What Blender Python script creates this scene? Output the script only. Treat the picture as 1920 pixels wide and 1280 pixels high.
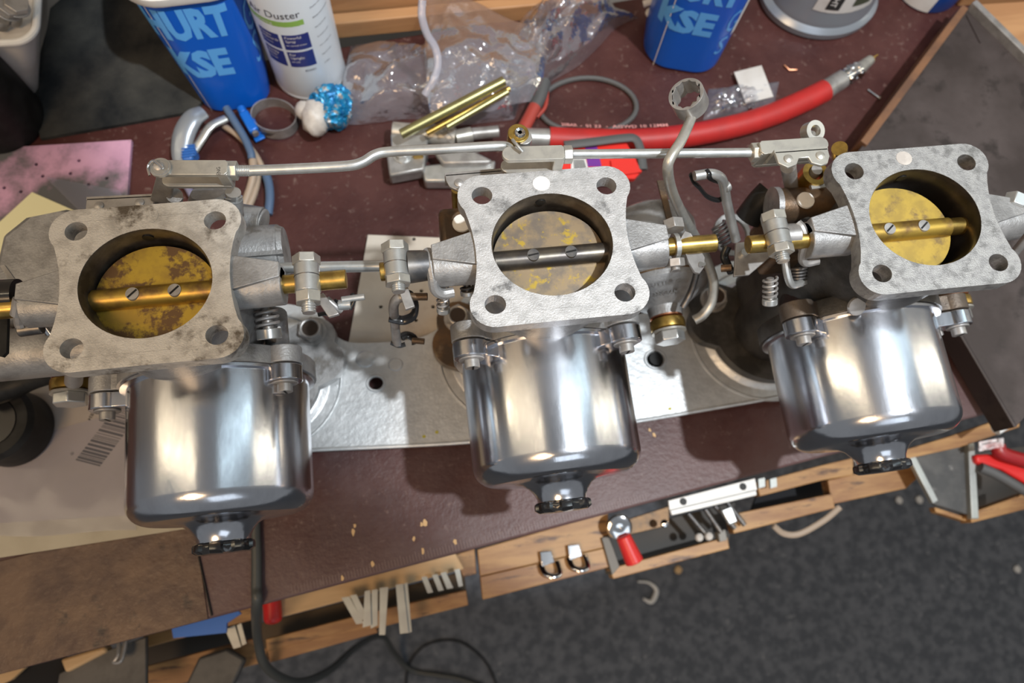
import bpy, bmesh, math, random
import numpy as np
from mathutils import Vector, Matrix, noise
from mathutils.geometry import tessellate_polygon

random.seed(7)
for o in list(bpy.data.objects):
    bpy.data.objects.remove(o)
SC = bpy.context.scene
COL = SC.collection
S = 0.001            # everything below is written in millimetres

# ------------------------------------------------------------------ camera, light, exposure
RW = Matrix(((0.98992327, -0.12180795, 0.07221316),
             (-0.09735147, -0.95574807, -0.27761182),
             (0.10283291, 0.26778434, -0.95797544)))
CP = Vector((-52.4725, -119.665, 468.7063))
FPX = 1400.0
cam_d = bpy.data.cameras.new('camera')
cam = bpy.data.objects.new('camera', cam_d)
COL.objects.link(cam)
cam_d.sensor_width = 36.0
cam_d.lens = 36.0 * FPX / 1920.0
cam_d.clip_start = 0.01
cam_d.clip_end = 50
_r = RW.transposed()
cam_rot = Matrix((( _r[0][0], -_r[0][1], -_r[0][2]),
                  ( _r[1][0], -_r[1][1], -_r[1][2]),
                  ( _r[2][0], -_r[2][1], -_r[2][2])))
cam.matrix_world = Matrix.Translation(CP * S) @ cam_rot.to_4x4()
cam_d.dof.use_dof = True
cam_d.dof.focus_distance = 0.30
cam_d.dof.aperture_fstop = 11.5
SC.camera = cam

SC.view_settings.view_transform = 'Standard'
SC.view_settings.look = 'None'
SC.view_settings.gamma = 1.0
SC.view_settings.use_curve_mapping = False
SC.view_settings.exposure = 0.0

W = bpy.data.worlds.new('workshop_air')
SC.world = W
W.use_nodes = True
W.node_tree.nodes['Background'].inputs[0].default_value = (0.92, 0.96, 1.0, 1)
W.node_tree.nodes['Background'].inputs[1].default_value = 0.24

def lamp(name, kind, loc, target, energy, color, **kw):
    d = bpy.data.lights.new(name, kind)
    d.energy = energy
    d.color = color
    for k, v in kw.items():
        setattr(d, k, v)
    o = bpy.data.objects.new(name, d)
    COL.objects.link(o)
    o.location = Vector(loc) * S
    o.rotation_euler = (Vector(target) - Vector(loc)).to_track_quat('-Z', 'Y').to_euler()
    return o

# bright bench lamp up on the right: its beam leaves the near left corner out
lamp('bench_lamp', 'SPOT', (420, -215, 1440), (200, 250, 0), 80, (0.93, 0.97, 1.0),
     shadow_soft_size=0.022, spot_size=math.radians(34.5), spot_blend=0.14)
# two ceiling tubes parallel with the dashpots, one low warm lamp, an added cool front fill
lamp('ceiling_tube', 'AREA', (-1000, 100, 1150), (-60, 0, 60), 2.2, (1.0, 0.82, 0.55),
     shape='RECTANGLE', size=0.05, size_y=1.2)
lamp('ceiling_tube', 'AREA', (1500, 100, 640), (60, 0, 80), 1.9, (1.0, 0.90, 0.70),
     shape='RECTANGLE', size=0.05, size_y=1.2)
lamp('ceiling_panel', 'AREA', (760, 150, 1500), (60, 20, 80), 1.7, (0.72, 0.92, 1.0),
     shape='RECTANGLE', size=0.16, size_y=1.2)
lamp('front_fill', 'AREA', (300, -1500, 1500), (0, 0, 50), 4.5, (0.80, 0.90, 1.0),
     shape='RECTANGLE', size=1.1, size_y=0.9)
lamp('room_lamp', 'AREA', (-700, -700, 1500), (-150, -100, 0), 11, (1.0, 0.66, 0.36),
     shape='RECTANGLE', size=0.5, size_y=0.5)

# ------------------------------------------------------------------ helpers
def at(px, py, z):
    """the point at height z (mm) that the photograph shows at px, py"""
    d = _r @ Vector(((px - 960) / FPX, (py - 640) / FPX, 1.0))
    k = (z - CP.z) / d.z
    return CP + d * k

def V(*a):
    return Vector(a)

class B:
    """collects shapes in millimetres (world frame) for ONE mesh"""
    def __init__(s):
        s.v = []; s.f = []
    def add(s, vs, fs):
        n = len(s.v)
        s.v += [Vector(q) for q in vs]
        s.f += [tuple(i + n for i in f) for f in fs]
        return s
    def box(s, c, size, rz=0, M=None):
        hx, hy, hz = size[0] / 2, size[1] / 2, size[2] / 2
        R = M if M is not None else Matrix.Rotation(rz, 3, 'Z')
        vs = [Vector(c) + R @ V(x * hx, y * hy, z * hz) for x in (-1, 1) for y in (-1, 1) for z in (-1, 1)]
        return s.add(vs, [(0, 1, 3, 2), (4, 6, 7, 5), (0, 4, 5, 1), (2, 3, 7, 6), (0, 2, 6, 4), (1, 5, 7, 3)])
    def cyl(s, p0, p1, r0, r1=None, n=24, ph=0, ky=1):
        p0 = Vector(p0); p1 = Vector(p1)
        r1 = r0 if r1 is None else r1
        q = (p1 - p0).to_track_quat('Z', 'Y')
        vs = []
        for p, r in ((p0, r0), (p1, r1)):
            for i in range(n):
                a = ph + 2 * math.pi * i / n
                vs.append(p + q @ V(r * math.cos(a), r * math.sin(a) * ky, 0))
        fs = [(i, (i + 1) % n, n + (i + 1) % n, n + i) for i in range(n)]
        fs += [tuple(range(n - 1, -1, -1)), tuple(range(n, 2 * n))]
        return s.add(vs, fs)
    def hexa(s, p0, p1, r, ph=0):
        return s.cyl(p0, p1, r, n=6, ph=ph)
    def lathe(s, prof, org, axis=(0, 0, 1), n=48, ky=1, closed=False, wob=None):
        org = Vector(org); q = Vector(axis).to_track_quat('Z', 'Y')
        m = len(prof); vs = []
        for r, h in prof:
            for i in range(n):
                a = 2 * math.pi * i / n
                rr = r + (wob(a, h) if wob else 0)
                vs.append(org + q @ V(rr * math.cos(a), rr * math.sin(a) * ky, h))
        fs = []
        for j in range(m if closed else m - 1):
            for i in range(n):
                fs.append((j * n + i, j * n + (i + 1) % n, ((j + 1) % m) * n + (i + 1) % n, ((j + 1) % m) * n + i))
        if not closed:
            if prof[0][0] > 0.01: fs.append(tuple(range(n - 1, -1, -1)))
            if prof[-1][0] > 0.01: fs.append(tuple((m - 1) * n + i for i in range(n)))
        return s.add(vs, fs)
    def torus(s, c, axis, R, r, n=40, m=10, ky=1):
        prof = [(R + r * math.cos(2 * math.pi * k / m), r * math.sin(2 * math.pi * k / m)) for k in range(m)]
        return s.lathe(prof, c, axis, n=n, ky=ky, closed=True)
    def tube(s, pts, r, n=10, sub=6, caps=True, smooth=True, flat=1.0):
        pts = [Vector(p) for p in pts]
        if smooth and len(pts) > 2: pts = spline(pts, sub)
        up = V(0, 0, 1); vs = []; m = len(pts)
        t0 = (pts[1] - pts[0]).normalized()
        nrm = t0.orthogonal().normalized()
        if abs(t0.z) < .9: nrm = (up - t0 * up.dot(t0)).normalized()
        for k, p in enumerate(pts):
            t = (pts[min(k + 1, m - 1)] - pts[max(k - 1, 0)]).normalized()
            nrm = (nrm - t * nrm.dot(t)).normalized()
            b = t.cross(nrm)
            rr = r(k / (m - 1)) if callable(r) else r
            for i in range(n):
                a = 2 * math.pi * i / n
                vs.append(p + nrm * (rr * flat * math.cos(a)) + b * (rr * math.sin(a)))
        fs = [(k * n + i, k * n + (i + 1) % n, (k + 1) * n + (i + 1) % n, (k + 1) * n + i) for k in range(m - 1) for i in range(n)]
        if caps: fs += [tuple(range(n - 1, -1, -1)), tuple((m - 1) * n + i for i in range(n))]
        return s.add(vs, fs)
    def coil(s, p0, p1, R, r, turns, n=8):
        p0 = Vector(p0); p1 = Vector(p1); q = (p1 - p0).to_track_quat('Z', 'Y'); L = (p1 - p0).length
        k = int(turns * 16)
        pts = [p0 + q @ V(R * math.cos(2 * math.pi * i / 16), R * math.sin(2 * math.pi * i / 16), L * i / k) for i in range(k + 1)]
        return s.tube(pts, r, n=n, smooth=False)
    def prism(s, outer, z0, z1, holes=(), M=None):
        loops = [list(outer)] + [list(h) for h in holes]
        tri = tessellate_polygon([[Vector((x, y, 0)) for x, y in l] for l in loops])
        flat = [p for l in loops for p in l]; n = len(flat)
        T = M if M is not None else Matrix.Identity(4)
        vs = [T @ V(x, y, z0) for x, y in flat] + [T @ V(x, y, z1) for x, y in flat]
        fs = []
        for t in tri:
            a, b, c = [Vector((*flat[i], 0)) for i in t]
            t = tuple(t) if (b - a).cross(c - a).z > 0 else tuple(reversed(t))
            fs += [tuple(i + n for i in t), tuple(reversed(t))]
        k = 0
        for l in loops:
            m = len(l)
            for i in range(m): fs.append((k + i, k + (i + 1) % m, n + k + (i + 1) % m, n + k + i))
            k += m
        return s.add(vs, fs)
    def slab(s, px, z, th, dz=(0, 0, 0, 0)):
        """solid board whose top outline is given by points of the photograph at height z"""
        t = [at(x, y, z + d) for (x, y), d in zip(px, list(dz) + [0] * (len(px) - len(dz)))]
        n = len(t); vs = t + [p - V(0, 0, th) for p in t]
        fs = [tuple(range(n)), tuple(range(2 * n - 1, n - 1, -1))] + [(i, i + n, (i + 1) % n + n, (i + 1) % n) for i in range(n)]
        return s.add(vs, fs)
    def sheet(s, fn, nu, nv, th=0.0):
        """surface fn(u,v)->Vector as a grid, given thickness th downwards"""
        vs = [fn(i / nu, j / nv) for j in range(nv + 1) for i in range(nu + 1)]
        w = nu + 1
        fs = [(j * w + i, j * w + i + 1, (j + 1) * w + i + 1, (j + 1) * w + i) for j in range(nv) for i in range(nu)]
        if th:
            n = len(vs); vs = vs + [p - V(0, 0, th) for p in vs]
            fs += [tuple(reversed([k + n for k in f])) for f in fs]
            rim = [i for i in range(w)] + [j * w + nu for j in range(1, nv + 1)] + [nv * w + i for i in range(nu - 1, -1, -1)] + [j * w for j in range(nv - 1, 0, -1)]
            m = len(rim)
            fs += [(rim[i], rim[i] + n, rim[(i + 1) % m] + n, rim[(i + 1) % m]) for i in range(m)]
        return s.add(vs, fs)

def spline(pts, sub=6):
    out = []
    P = [pts[0] * 2 - pts[1]] + list(pts) + [pts[-1] * 2 - pts[-2]]
    for i in range(1, len(P) - 2):
        a, b, c, d = P[i - 1:i + 3]
        for k in range(sub):
            t = k / sub
            out.append(0.5 * ((2 * b) + (c - a) * t + (2 * a - 5 * b + 4 * c - d) * t * t + (3 * b - a - 3 * c + d) * t ** 3))
    out.append(pts[-1].copy())
    return out

def circle(cx, cy, r, n=32, ky=1):
    return [(cx + r * math.cos(2 * math.pi * i / n), cy + r * ky * math.sin(2 * math.pi * i / n)) for i in range(n)]

def textmesh(t, size, bold=0.0):
    c = bpy.data.curves.new('t', 'FONT')
    c.body = t; c.size = size; c.offset = bold; c.resolution_u = 2; c.align_x = 'LEFT'; c.fill_mode = 'FRONT'
    o = bpy.data.objects.new('t', c); COL.objects.link(o)
    dg = bpy.context.evaluated_depsgraph_get()
    m = bpy.data.meshes.new_from_object(o.evaluated_get(dg))
    bm = bmesh.new(); bm.from_mesh(m)
    bmesh.ops.triangulate(bm, faces=bm.faces[:])
    for _k in range(3):
        le = [e for e in bm.edges if e.calc_length() > size * .16]
        if not le: break
        bmesh.ops.subdivide_edges(bm, edges=le, cuts=1)
        bmesh.ops.triangulate(bm, faces=bm.faces[:])
    vs = [v.co.copy() for v in bm.verts]; fs = [tuple(v.index for v in f.verts) for f in bm.faces]
    bm.free(); bpy.data.meshes.remove(m); bpy.data.objects.remove(o); bpy.data.curves.remove(c)
    return vs, fs

BASE = {}
def link(name, b, m, parent=None, kind=None, label=None, bevel=0, ang=35, smooth=True):
    me = bpy.data.meshes.new(name)
    if parent is None:
        xs = [p.x for p in b.v]; ys = [p.y for p in b.v]; zs = [p.z for p in b.v]
        org = V((min(xs) + max(xs)) / 2, (min(ys) + max(ys)) / 2, min(zs))
    else:
        org = BASE[parent.name]
    me.from_pydata([tuple((p - org) * S) for p in b.v], [], b.f)
    bm = bmesh.new(); bm.from_mesh(me)
    bmesh.ops.recalc_face_normals(bm, faces=bm.faces[:])
    bm.to_mesh(me); bm.free()
    me.materials.append(m)
    if smooth:
        me.polygons.foreach_set('use_smooth', [True] * len(me.polygons))
        me.set_sharp_from_angle(angle=math.radians(ang))
    o = bpy.data.objects.new(name, me); COL.objects.link(o)
    if parent is not None:
        o.parent = parent
        BASE[o.name] = org
    else:
        o.location = org * S
        BASE[o.name] = org
    if kind: o['kind'] = kind
    if label: o['label'] = label
    if bevel:
        md = o.modifiers.new('b', 'BEVEL'); md.width = bevel * S; md.segments = 2
        md.limit_method = 'ANGLE'; md.angle_limit = math.radians(40)
    return o

def tag(o, label, cat, group=None):
    o['label'] = label; o['category'] = cat
    if group: o['group'] = group
    return o

def thing(name, label, cat, loc, group=None):
    o = bpy.data.objects.new(name, None); COL.objects.link(o)
    o.empty_display_size = 0.01
    o.location = Vector(loc) * S
    BASE[o.name] = Vector(loc)
    return tag(o, label, cat, group)

# ------------------------------------------------------------------ materials
MATS = {}
def mat(name, c, rough=.5, metal=0.0, c2=None, vs=60, lo=.42, hi=.6, det=8, bump=0, bs=400, c3=None, s3=25, lo3=.55, hi3=.65,
        stretch=None, coat=0, rough2=None, aniso=0, spec=None):
    m = bpy.data.materials.new(name); m.use_nodes = True
    nt = m.node_tree; N = nt.nodes; L = nt.links
    p = N['Principled BSDF']
    p.inputs['Base Color'].default_value = (*c, 1)
    p.inputs['Roughness'].default_value = rough
    p.inputs['Metallic'].default_value = metal
    if coat: p.inputs['Coat Weight'].default_value = coat; p.inputs['Coat Roughness'].default_value = .15
    if spec is not None: p.inputs['Specular IOR Level'].default_value = spec
    if aniso: p.inputs['Anisotropic'].default_value = aniso
    tc = N.new('ShaderNodeTexCoord'); mp = N.new('ShaderNodeMapping')
    L.new(tc.outputs['Object'], mp.inputs[0])
    if stretch: mp.inputs['Scale'].default_value = stretch
    def nz(sc, d=det, r=.6):
        n = N.new('ShaderNodeTexNoise'); n.inputs['Scale'].default_value = sc; n.inputs['Detail'].default_value = d
        n.inputs['Roughness'].default_value = r
        L.new(mp.outputs[0], n.inputs['Vector']); return n
    def ramp(src, a, b):
        r = N.new('ShaderNodeMapRange'); r.inputs[1].default_value = a; r.inputs[2].default_value = b
        L.new(src, r.inputs[0]); return r.outputs[0]
    col = None
    if c2:
        n = nz(vs); f = ramp(n.outputs[0], lo, hi)
        mx = N.new('ShaderNodeMix'); mx.data_type = 'RGBA'
        mx.inputs[6].default_value = (*c, 1); mx.inputs[7].default_value = (*c2, 1)
        L.new(f, mx.inputs[0]); col = mx.outputs[2]
        if rough2 is not None:
            mr = N.new('ShaderNodeMapRange'); mr.inputs[3].default_value = rough; mr.inputs[4].default_value = rough2
            L.new(f, mr.inputs[0]); L.new(mr.outputs[0], p.inputs['Roughness'])
    if c3:
        n = nz(s3, 6, .65); f = ramp(n.outputs[0], lo3, hi3)
        mx = N.new('ShaderNodeMix'); mx.data_type = 'RGBA'
        if col: L.new(col, mx.inputs[6])
        else: mx.inputs[6].default_value = (*c, 1)
        mx.inputs[7].default_value = (*c3, 1)
        L.new(f, mx.inputs[0]); col = mx.outputs[2]
    if col: L.new(col, p.inputs['Base Color'])
    if bump:
        n = nz(bs, 4); b = N.new('ShaderNodeBump'); b.inputs['Strength'].default_value = bump
        b.inputs['Distance'].default_value = .001
        L.new(n.outputs[0], b.inputs['Height']); L.new(b.outputs[0], p.inputs['Normal'])
    MATS[name] = m
    return m

def film(name, tint, haze=.12, gloss=.5, bump=.6):
    """thin clear plastic: see-through with fresnel gloss and a little milky haze"""
    m = bpy.data.materials.new(name); m.use_nodes = True
    nt = m.node_tree; N = nt.nodes; L = nt.links
    N.remove(N['Principled BSDF']); out = N['Material Output']
    tr = N.new('ShaderNodeBsdfTransparent'); tr.inputs[0].default_value = (*tint, 1)
    gl = N.new('ShaderNodeBsdfGlossy'); gl.inputs['Roughness'].default_value = .09
    df = N.new('ShaderNodeBsdfDiffuse'); df.inputs[0].default_value = (.74, .74, .86, 1)
    lw = N.new('ShaderNodeLayerWeight'); lw.inputs[0].default_value = .35
    mul = N.new('ShaderNodeMath'); mul.operation = 'MULTIPLY_ADD'; mul.inputs[1].default_value = gloss; mul.inputs[2].default_value = .05 * min(1, gloss * 2)
    L.new(lw.outputs['Fresnel'], mul.inputs[0])
    a = N.new('ShaderNodeMixShader'); a.inputs[0].default_value = haze
    b = N.new('ShaderNodeMixShader')
    L.new(tr.outputs[0], a.inputs[1]); L.new(df.outputs[0], a.inputs[2])
    L.new(mul.outputs[0], b.inputs[0]); L.new(a.outputs[0], b.inputs[1]); L.new(gl.outputs[0], b.inputs[2])
    tc = N.new('ShaderNodeTexCoord'); n = N.new('ShaderNodeTexNoise'); n.inputs['Scale'].default_value = 70; n.inputs['Detail'].default_value = 3
    L.new(tc.outputs['Object'], n.inputs[0])
    bp = N.new('ShaderNodeBump'); bp.inputs['Strength'].default_value = bump; bp.inputs['Distance'].default_value = .004
    L.new(n.outputs[0], bp.inputs['Height'])
    for s_ in (gl, lw): L.new(bp.outputs[0], s_.inputs['Normal'])
    L.new(b.outputs[0], out.inputs[0])
    MATS[name] = m
    return m

cast = mat('cast_aluminium', (.37, .37, .37), .45, .55, c2=(.25, .25, .25), vs=90, bump=.25, bs=900, c3=(.16, .145, .125), s3=45, lo3=.60, hi3=.72)
flange_w = mat('stained_flange_face', (.56, .545, .51), .5, .4, c2=(.38, .365, .34), vs=130, lo=.45, hi=.66, bump=.35, bs=1500, c3=(.10, .082, .062), s3=70, lo3=.53, hi3=.65)
flange_m = mat('mottled_flange_face', (.48, .48, .48), .45, .45, c2=(.38, .38, .38), vs=160, bump=.25, bs=1500, c3=(.15, .15, .15), s3=95, lo3=.55, hi3=.68)
flange_g = mat('grey_flange_face', (.36, .36, .355), .5, .5, c2=(.27, .27, .27), vs=240, bump=.3, bs=1600, c3=(.18, .18, .175), s3=120, lo3=.52, hi3=.66)
brownal = mat('oil_browned_casting', (.17, .10, .05), .45, .6, c2=(.085, .06, .042), vs=60, bump=.2, bs=800, c3=(.38, .30, .2), s3=50, lo3=.6, hi3=.75)
darkbrown = mat('dark_brown_stud', (.045, .03, .022), .5, .3)
seatm = mat('shade_brown_casting', (.15, .12, .095), .45, .6, c2=(.085, .07, .06), vs=50, c3=(.32, .25, .18), s3=40, lo3=.6, hi3=.75, bump=.2, bs=800)  # brown casting tone darkened to carry the shade under the flange
darkal = mat('shade_dark_casting', (.10, .095, .09), .45, .6, c2=(.05, .048, .045), vs=60, bump=.2, bs=800)  # under-flange shade put into this casting colour
polish = mat('polished_aluminium', (.64, .65, .69), .15, 1.0, c2=(.50, .51, .55), vs=40, stretch=(1, .3, 1), bump=.03, bs=420, rough2=.25)
zinc = mat('zinc_plated_steel', (.58, .59, .58), .32, .75, c2=(.48, .49, .48), vs=120)
zincy = mat('yellow_zinc_plated_steel', (.52, .51, .46), .38, .65, c2=(.42, .41, .38), vs=120)
steel = mat('worn_steel', (.42, .41, .40), .42, .6, c2=(.30, .29, .28), vs=100)
dsteel = mat('dark_steel', (.10, .10, .105), .4, .8, c2=(.18, .17, .16), vs=120)
brass = mat('brass', (.55, .37, .10), .32, .95, c2=(.36, .24, .07), vs=150)
bore_d = mat('sooty_bore', (.055, .046, .038), .35, .6, c2=(.17, .15, .125), vs=40, c3=(.03, .022, .018), s3=30)
disc_a = mat('stained_brass_disc', (.46, .32, .04), .5, .45, c2=(.36, .24, .04), vs=120, c3=(.14, .08, .035), s3=88, lo3=.49, hi3=.56)
disc_b = mat('tarnished_brass_disc', (.27, .20, .12), .4, .55, c2=(.17, .14, .11), vs=140, c3=(.42, .29, .04), s3=150, lo3=.56, hi3=.64)
disc_c = mat('yellow_brass_disc', (.46, .32, .06), .5, .45, c2=(.36, .25, .055), vs=140, c3=(.22, .15, .06), s3=130, lo3=.53, hi3=.66)
spin_a = mat('brass_spindle', (.46, .31, .06), .4, .7, c2=(.20, .12, .045), vs=80)
spin_b = mat('darkened_spindle', (.10, .09, .085), .35, .8, c2=(.17, .15, .12), vs=80)
black = mat('black_plastic', (.012, .012, .013), .18, 0, coat=.4)
blackm = mat('matt_black_rubber', (.009, .009, .009), .5, 0, c2=(.018, .018, .018), vs=80, spec=.22)
blackclip = mat('black_clip_steel', (.015, .015, .016), .22, .3)
copper = mat('copper', (.72, .32, .18), .3, 1)
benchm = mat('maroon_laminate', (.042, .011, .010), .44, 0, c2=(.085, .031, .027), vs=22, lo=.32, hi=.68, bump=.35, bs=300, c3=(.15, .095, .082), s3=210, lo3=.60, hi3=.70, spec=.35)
wornwood = mat('worn_brown_edge_board', (.060, .029, .021), .45, 0, c2=(.125, .072, .044), vs=38, lo=.40, hi=.62, det=12, bump=.7, bs=150, c3=(.030, .016, .013), s3=48, lo3=.57, hi3=.66)
platem = mat('spun_aluminium_plate', (.62, .64, .65), .42, .55, c2=(.55, .57, .58), vs=160, bump=.30, bs=330)
carpetm = mat('charcoal_carpet', (.090, .100, .118), .95, 0, c2=(.145, .157, .18), vs=60, bump=.9, bs=300, c3=(.27, .28, .30), s3=75, lo3=.62, hi3=.74, spec=.1)
matm = mat('grey_felt', (.018, .020, .022), .95, 0, c2=(.062, .062, .057), vs=26, lo=.36, hi=.66, bump=.9, bs=900, spec=.1)
woodm = mat('varnished_pine', (.46, .25, .115), .5, 0, c2=(.36, .18, .08), vs=9, stretch=(1, 9, 9), bump=.1, bs=60)
crate = mat('oiled_crate_wood', (.42, .235, .09), .5, 0, c2=(.27, .13, .05), vs=14, stretch=(1, 6, 6), c3=(.11, .055, .03), s3=22, lo3=.58, hi3=.66)
pale = mat('pale_planed_wood', (.62, .42, .22), .5, 0, c2=(.5, .33, .17), vs=10, stretch=(1, 8, 8))
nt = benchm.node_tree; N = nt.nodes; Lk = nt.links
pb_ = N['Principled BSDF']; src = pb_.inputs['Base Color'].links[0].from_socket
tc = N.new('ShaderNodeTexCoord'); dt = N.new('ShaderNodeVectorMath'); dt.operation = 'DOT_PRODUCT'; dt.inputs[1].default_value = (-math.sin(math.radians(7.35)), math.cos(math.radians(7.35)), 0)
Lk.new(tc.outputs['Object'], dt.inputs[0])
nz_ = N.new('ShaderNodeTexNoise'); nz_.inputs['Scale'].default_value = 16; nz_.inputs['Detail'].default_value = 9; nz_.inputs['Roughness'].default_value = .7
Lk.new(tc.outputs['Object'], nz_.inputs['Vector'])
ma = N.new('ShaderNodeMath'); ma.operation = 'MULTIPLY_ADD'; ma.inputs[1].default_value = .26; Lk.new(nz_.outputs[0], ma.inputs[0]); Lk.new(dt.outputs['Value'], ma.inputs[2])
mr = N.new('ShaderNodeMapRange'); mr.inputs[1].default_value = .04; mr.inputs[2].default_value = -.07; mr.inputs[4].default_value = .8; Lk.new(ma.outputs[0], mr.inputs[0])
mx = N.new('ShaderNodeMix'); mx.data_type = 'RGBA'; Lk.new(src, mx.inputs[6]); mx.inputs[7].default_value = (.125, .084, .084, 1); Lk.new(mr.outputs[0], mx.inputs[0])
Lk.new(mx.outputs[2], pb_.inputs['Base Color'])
traym = mat('tarnished_tray_steel', (.042, .031, .028), .55, .3, c2=(.080, .063, .060), vs=18, lo=.4, hi=.65, bump=.15, bs=200, c3=(.032, .024, .022), s3=40)
railm = mat('rust_brown_strip', (.20, .095, .045), .55, 0, c2=(.12, .06, .035), vs=30)
pinkm = mat('pink_foam_board', (.60, .34, .49), .7, 0, c2=(.52, .29, .43), vs=40, c3=(.10, .10, .105), s3=11, lo3=.43, hi3=.55, bump=.1)
yellowm = mat('pale_yellow_card', (.80, .76, .46), .6)
creamm = mat('cream_card', (.62, .56, .48), .65, 0, c2=(.55, .48, .40), vs=25, c3=(.35, .26, .19), s3=18, lo3=.6, hi3=.75)
paperm = mat('grey_paper', (.36, .32, .29), .65, 0, c2=(.32, .285, .255), vs=20)
cardm = mat('cream_board', (.42, .38, .29), .6, 0, c2=(.36, .32, .24), vs=20)
ink = mat('black_ink', (.02, .02, .02), .6)
bluep = mat('blue_printed_plastic', (.002, .095, .52), .35, 0, coat=.15)
lblue = mat('pale_blue_print', (.10, .36, .78), .4)
whitep = mat('white_plastic', (.78, .78, .76), .4, 0, c2=(.70, .70, .68), vs=30)
dirtyw = mat('scuffed_white_plastic', (.62, .61, .59), .5, 0, c2=(.52, .50, .47), vs=30)
canm = mat('white_can_lacquer', (.70, .76, .82), .28, .1)
navy = mat('navy_print', (.02, .03, .20), .4)
green = mat('green_print', (.28, .50, .10), .4)
txtdark = mat('dark_grey_print', (.06, .06, .08), .5)
greyb = mat('silver_grey_plastic', (.28, .31, .35), .28, .4)
redr = mat('red_rubber_hose', (.46, .020, .018), .5, 0, c2=(.40, .020, .018), vs=60)
redp = mat('red_plastic', (.62, .022, .02), .35)
redc = mat('bright_red_card', (.78, .03, .02), .4)
purple = mat('purple_print', (.17, .03, .30), .4)
orange = mat('dull_red_grip', (.36, .05, .035), .5)
greyrub = mat('grey_rubber', (.085, .085, .085), .6)
bluer = mat('blue_grey_rubber', (.07, .12, .21), .5)
beiget = mat('beige_rubber', (.36, .28, .21), .5)
bluepad = mat('blue_pad', (.03, .13, .42), .4)
gold = mat('gold_passivated_rod', (.36, .34, .16), .35, .85, c2=(.28, .25, .12), vs=60)
clip_b = mat('blue_enamel', (.01, .14, .58), .3, .1)
foilb = mat('crumpled_blue_foil', (.006, .13, .33), .38, .4, c2=(.010, .30, .55), vs=140, c3=(.36, .35, .34), s3=150, lo3=.54, hi3=.60, stretch=(1, 1, .3), bump=.5, bs=260)
putty = mat('off_white_putty', (.60, .57, .53), .45, 0, c2=(.45, .42, .39), vs=70)
bagm = film('clear_polythene', (.97, .97, .98), .085, .6)
bagt = film('thin_sleeve', (.95, .95, .97), .05, .03, .03)
clearhose = film('milky_clear_hose', (.85, .87, .90), .35, .5)
greyclot = mat('grey_worn_leather', (.085, .083, .08), .55, 0, c2=(.05, .05, .05), vs=40, bump=.4, bs=150, c3=(.28, .27, .26), s3=35, lo3=.62, hi3=.72)
blackcl = mat('black_cloth', (.012, .012, .014), .9)
cablem = mat('dark_grey_cable', (.055, .058, .055), .45)
stripm = mat('galvanised_strip', (.42, .44, .42), .45, .5, c2=(.36, .37, .36), vs=50)
chrome = mat('chrome', (.75, .76, .78), .08, 1)
wallm = mat('painted_wall', (.42, .38, .33), .8)
chipm = mat('bare_wood_chip', (.60, .40, .20), .7)

# ------------------------------------------------------------------ setting: floor, back wall, bench
TH = math.radians(7.35)
BU = V(math.cos(TH), math.sin(TH), 0); BV = V(-math.sin(TH), math.cos(TH), 0)
BO = V(0, -110.5, 0)
def bench(u, v, z=0.0):
    return BO + BU * u + BV * v + V(0, 0, z)
RB = Matrix.Rotation(TH, 3, 'Z')
FLOOR = -760.0

b = B()
b.sheet(lambda u, v: V(-2200 + 4400 * u, -2200 + 2900 * v, FLOOR), 2, 2, 20)
link('floor', b, carpetm, kind='structure')
b = B(); b.box(bench(100, 460, 300), (3600, 30, 2140), M=RB)
wall = link('wall_back', b, wallm, kind='structure')

wb = thing('workbench', 'dark maroon topped workbench carrying the three carburettors', 'workbench', tuple(bench(0, 180, FLOOR)))
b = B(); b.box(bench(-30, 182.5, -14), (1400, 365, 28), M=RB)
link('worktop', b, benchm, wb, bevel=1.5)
b = B()
b.box(bench(-485.8, 30.5, .4), (575, 61, .8), M=RB)
link('edge_board', b, wornwood, wb, label='worn brown board along the near left edge', bevel=.4)
b = B()
p0, p1 = at(368, 1022, .8), at(397, 1154, .8); d_ = p1 - p0
b.box((p0 + p1) / 2, (.7, d_.length, 1.6), math.atan2(d_.y, d_.x) + math.pi / 2)
link('scored_line', b, blackm, wb)
for (u, v) in ((-700, 40), (640, 40), (-700, 330), (640, 330)):
    b = B(); b.box(bench(u, v, (FLOOR - 28) / 2), (60, 60, -FLOOR - 28), M=RB)
    link('leg', b, crate, wb, bevel=2)
b = B()
for i in range(120):
    u = -150 + i * 1.85
    b.box(bench(u, 3.8 + (1.3 if i % 5 == 0 else 0) / 2, .05), (.35, 4.2 + (1.6 if i % 5 == 0 else 0), .14), M=RB)
link('scale_marks', b, mat('worn_scale_ink', (.17, .115, .11), .5), wb, kind='stuff')
for i, (px, py, s) in enumerate([(662, 997, 5), (665, 985, 3), (797, 979, 5), (790, 983, 3), (776, 1010, 3), (793, 1032, 4), (853, 1015, 4), (699, 1058, 4), (1218, 806, 3), (1226, 815, 4), (642, 1083, 3), (220, 1122, 2), (340, 1100, 2)]):
    p = at(px, py, 0); b = B()
    pts = [(s * .28 * (0.6 + .8 * random.random()) * math.cos(a), s * .45 * (0.6 + .8 * random.random()) * math.sin(a)) for a in [k * math.pi / 4 for k in range(8)]]
    b.prism(pts, 0, .5, M=Matrix.Translation(p))
    link('chipped_spot', b, chipm, wb)

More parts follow.
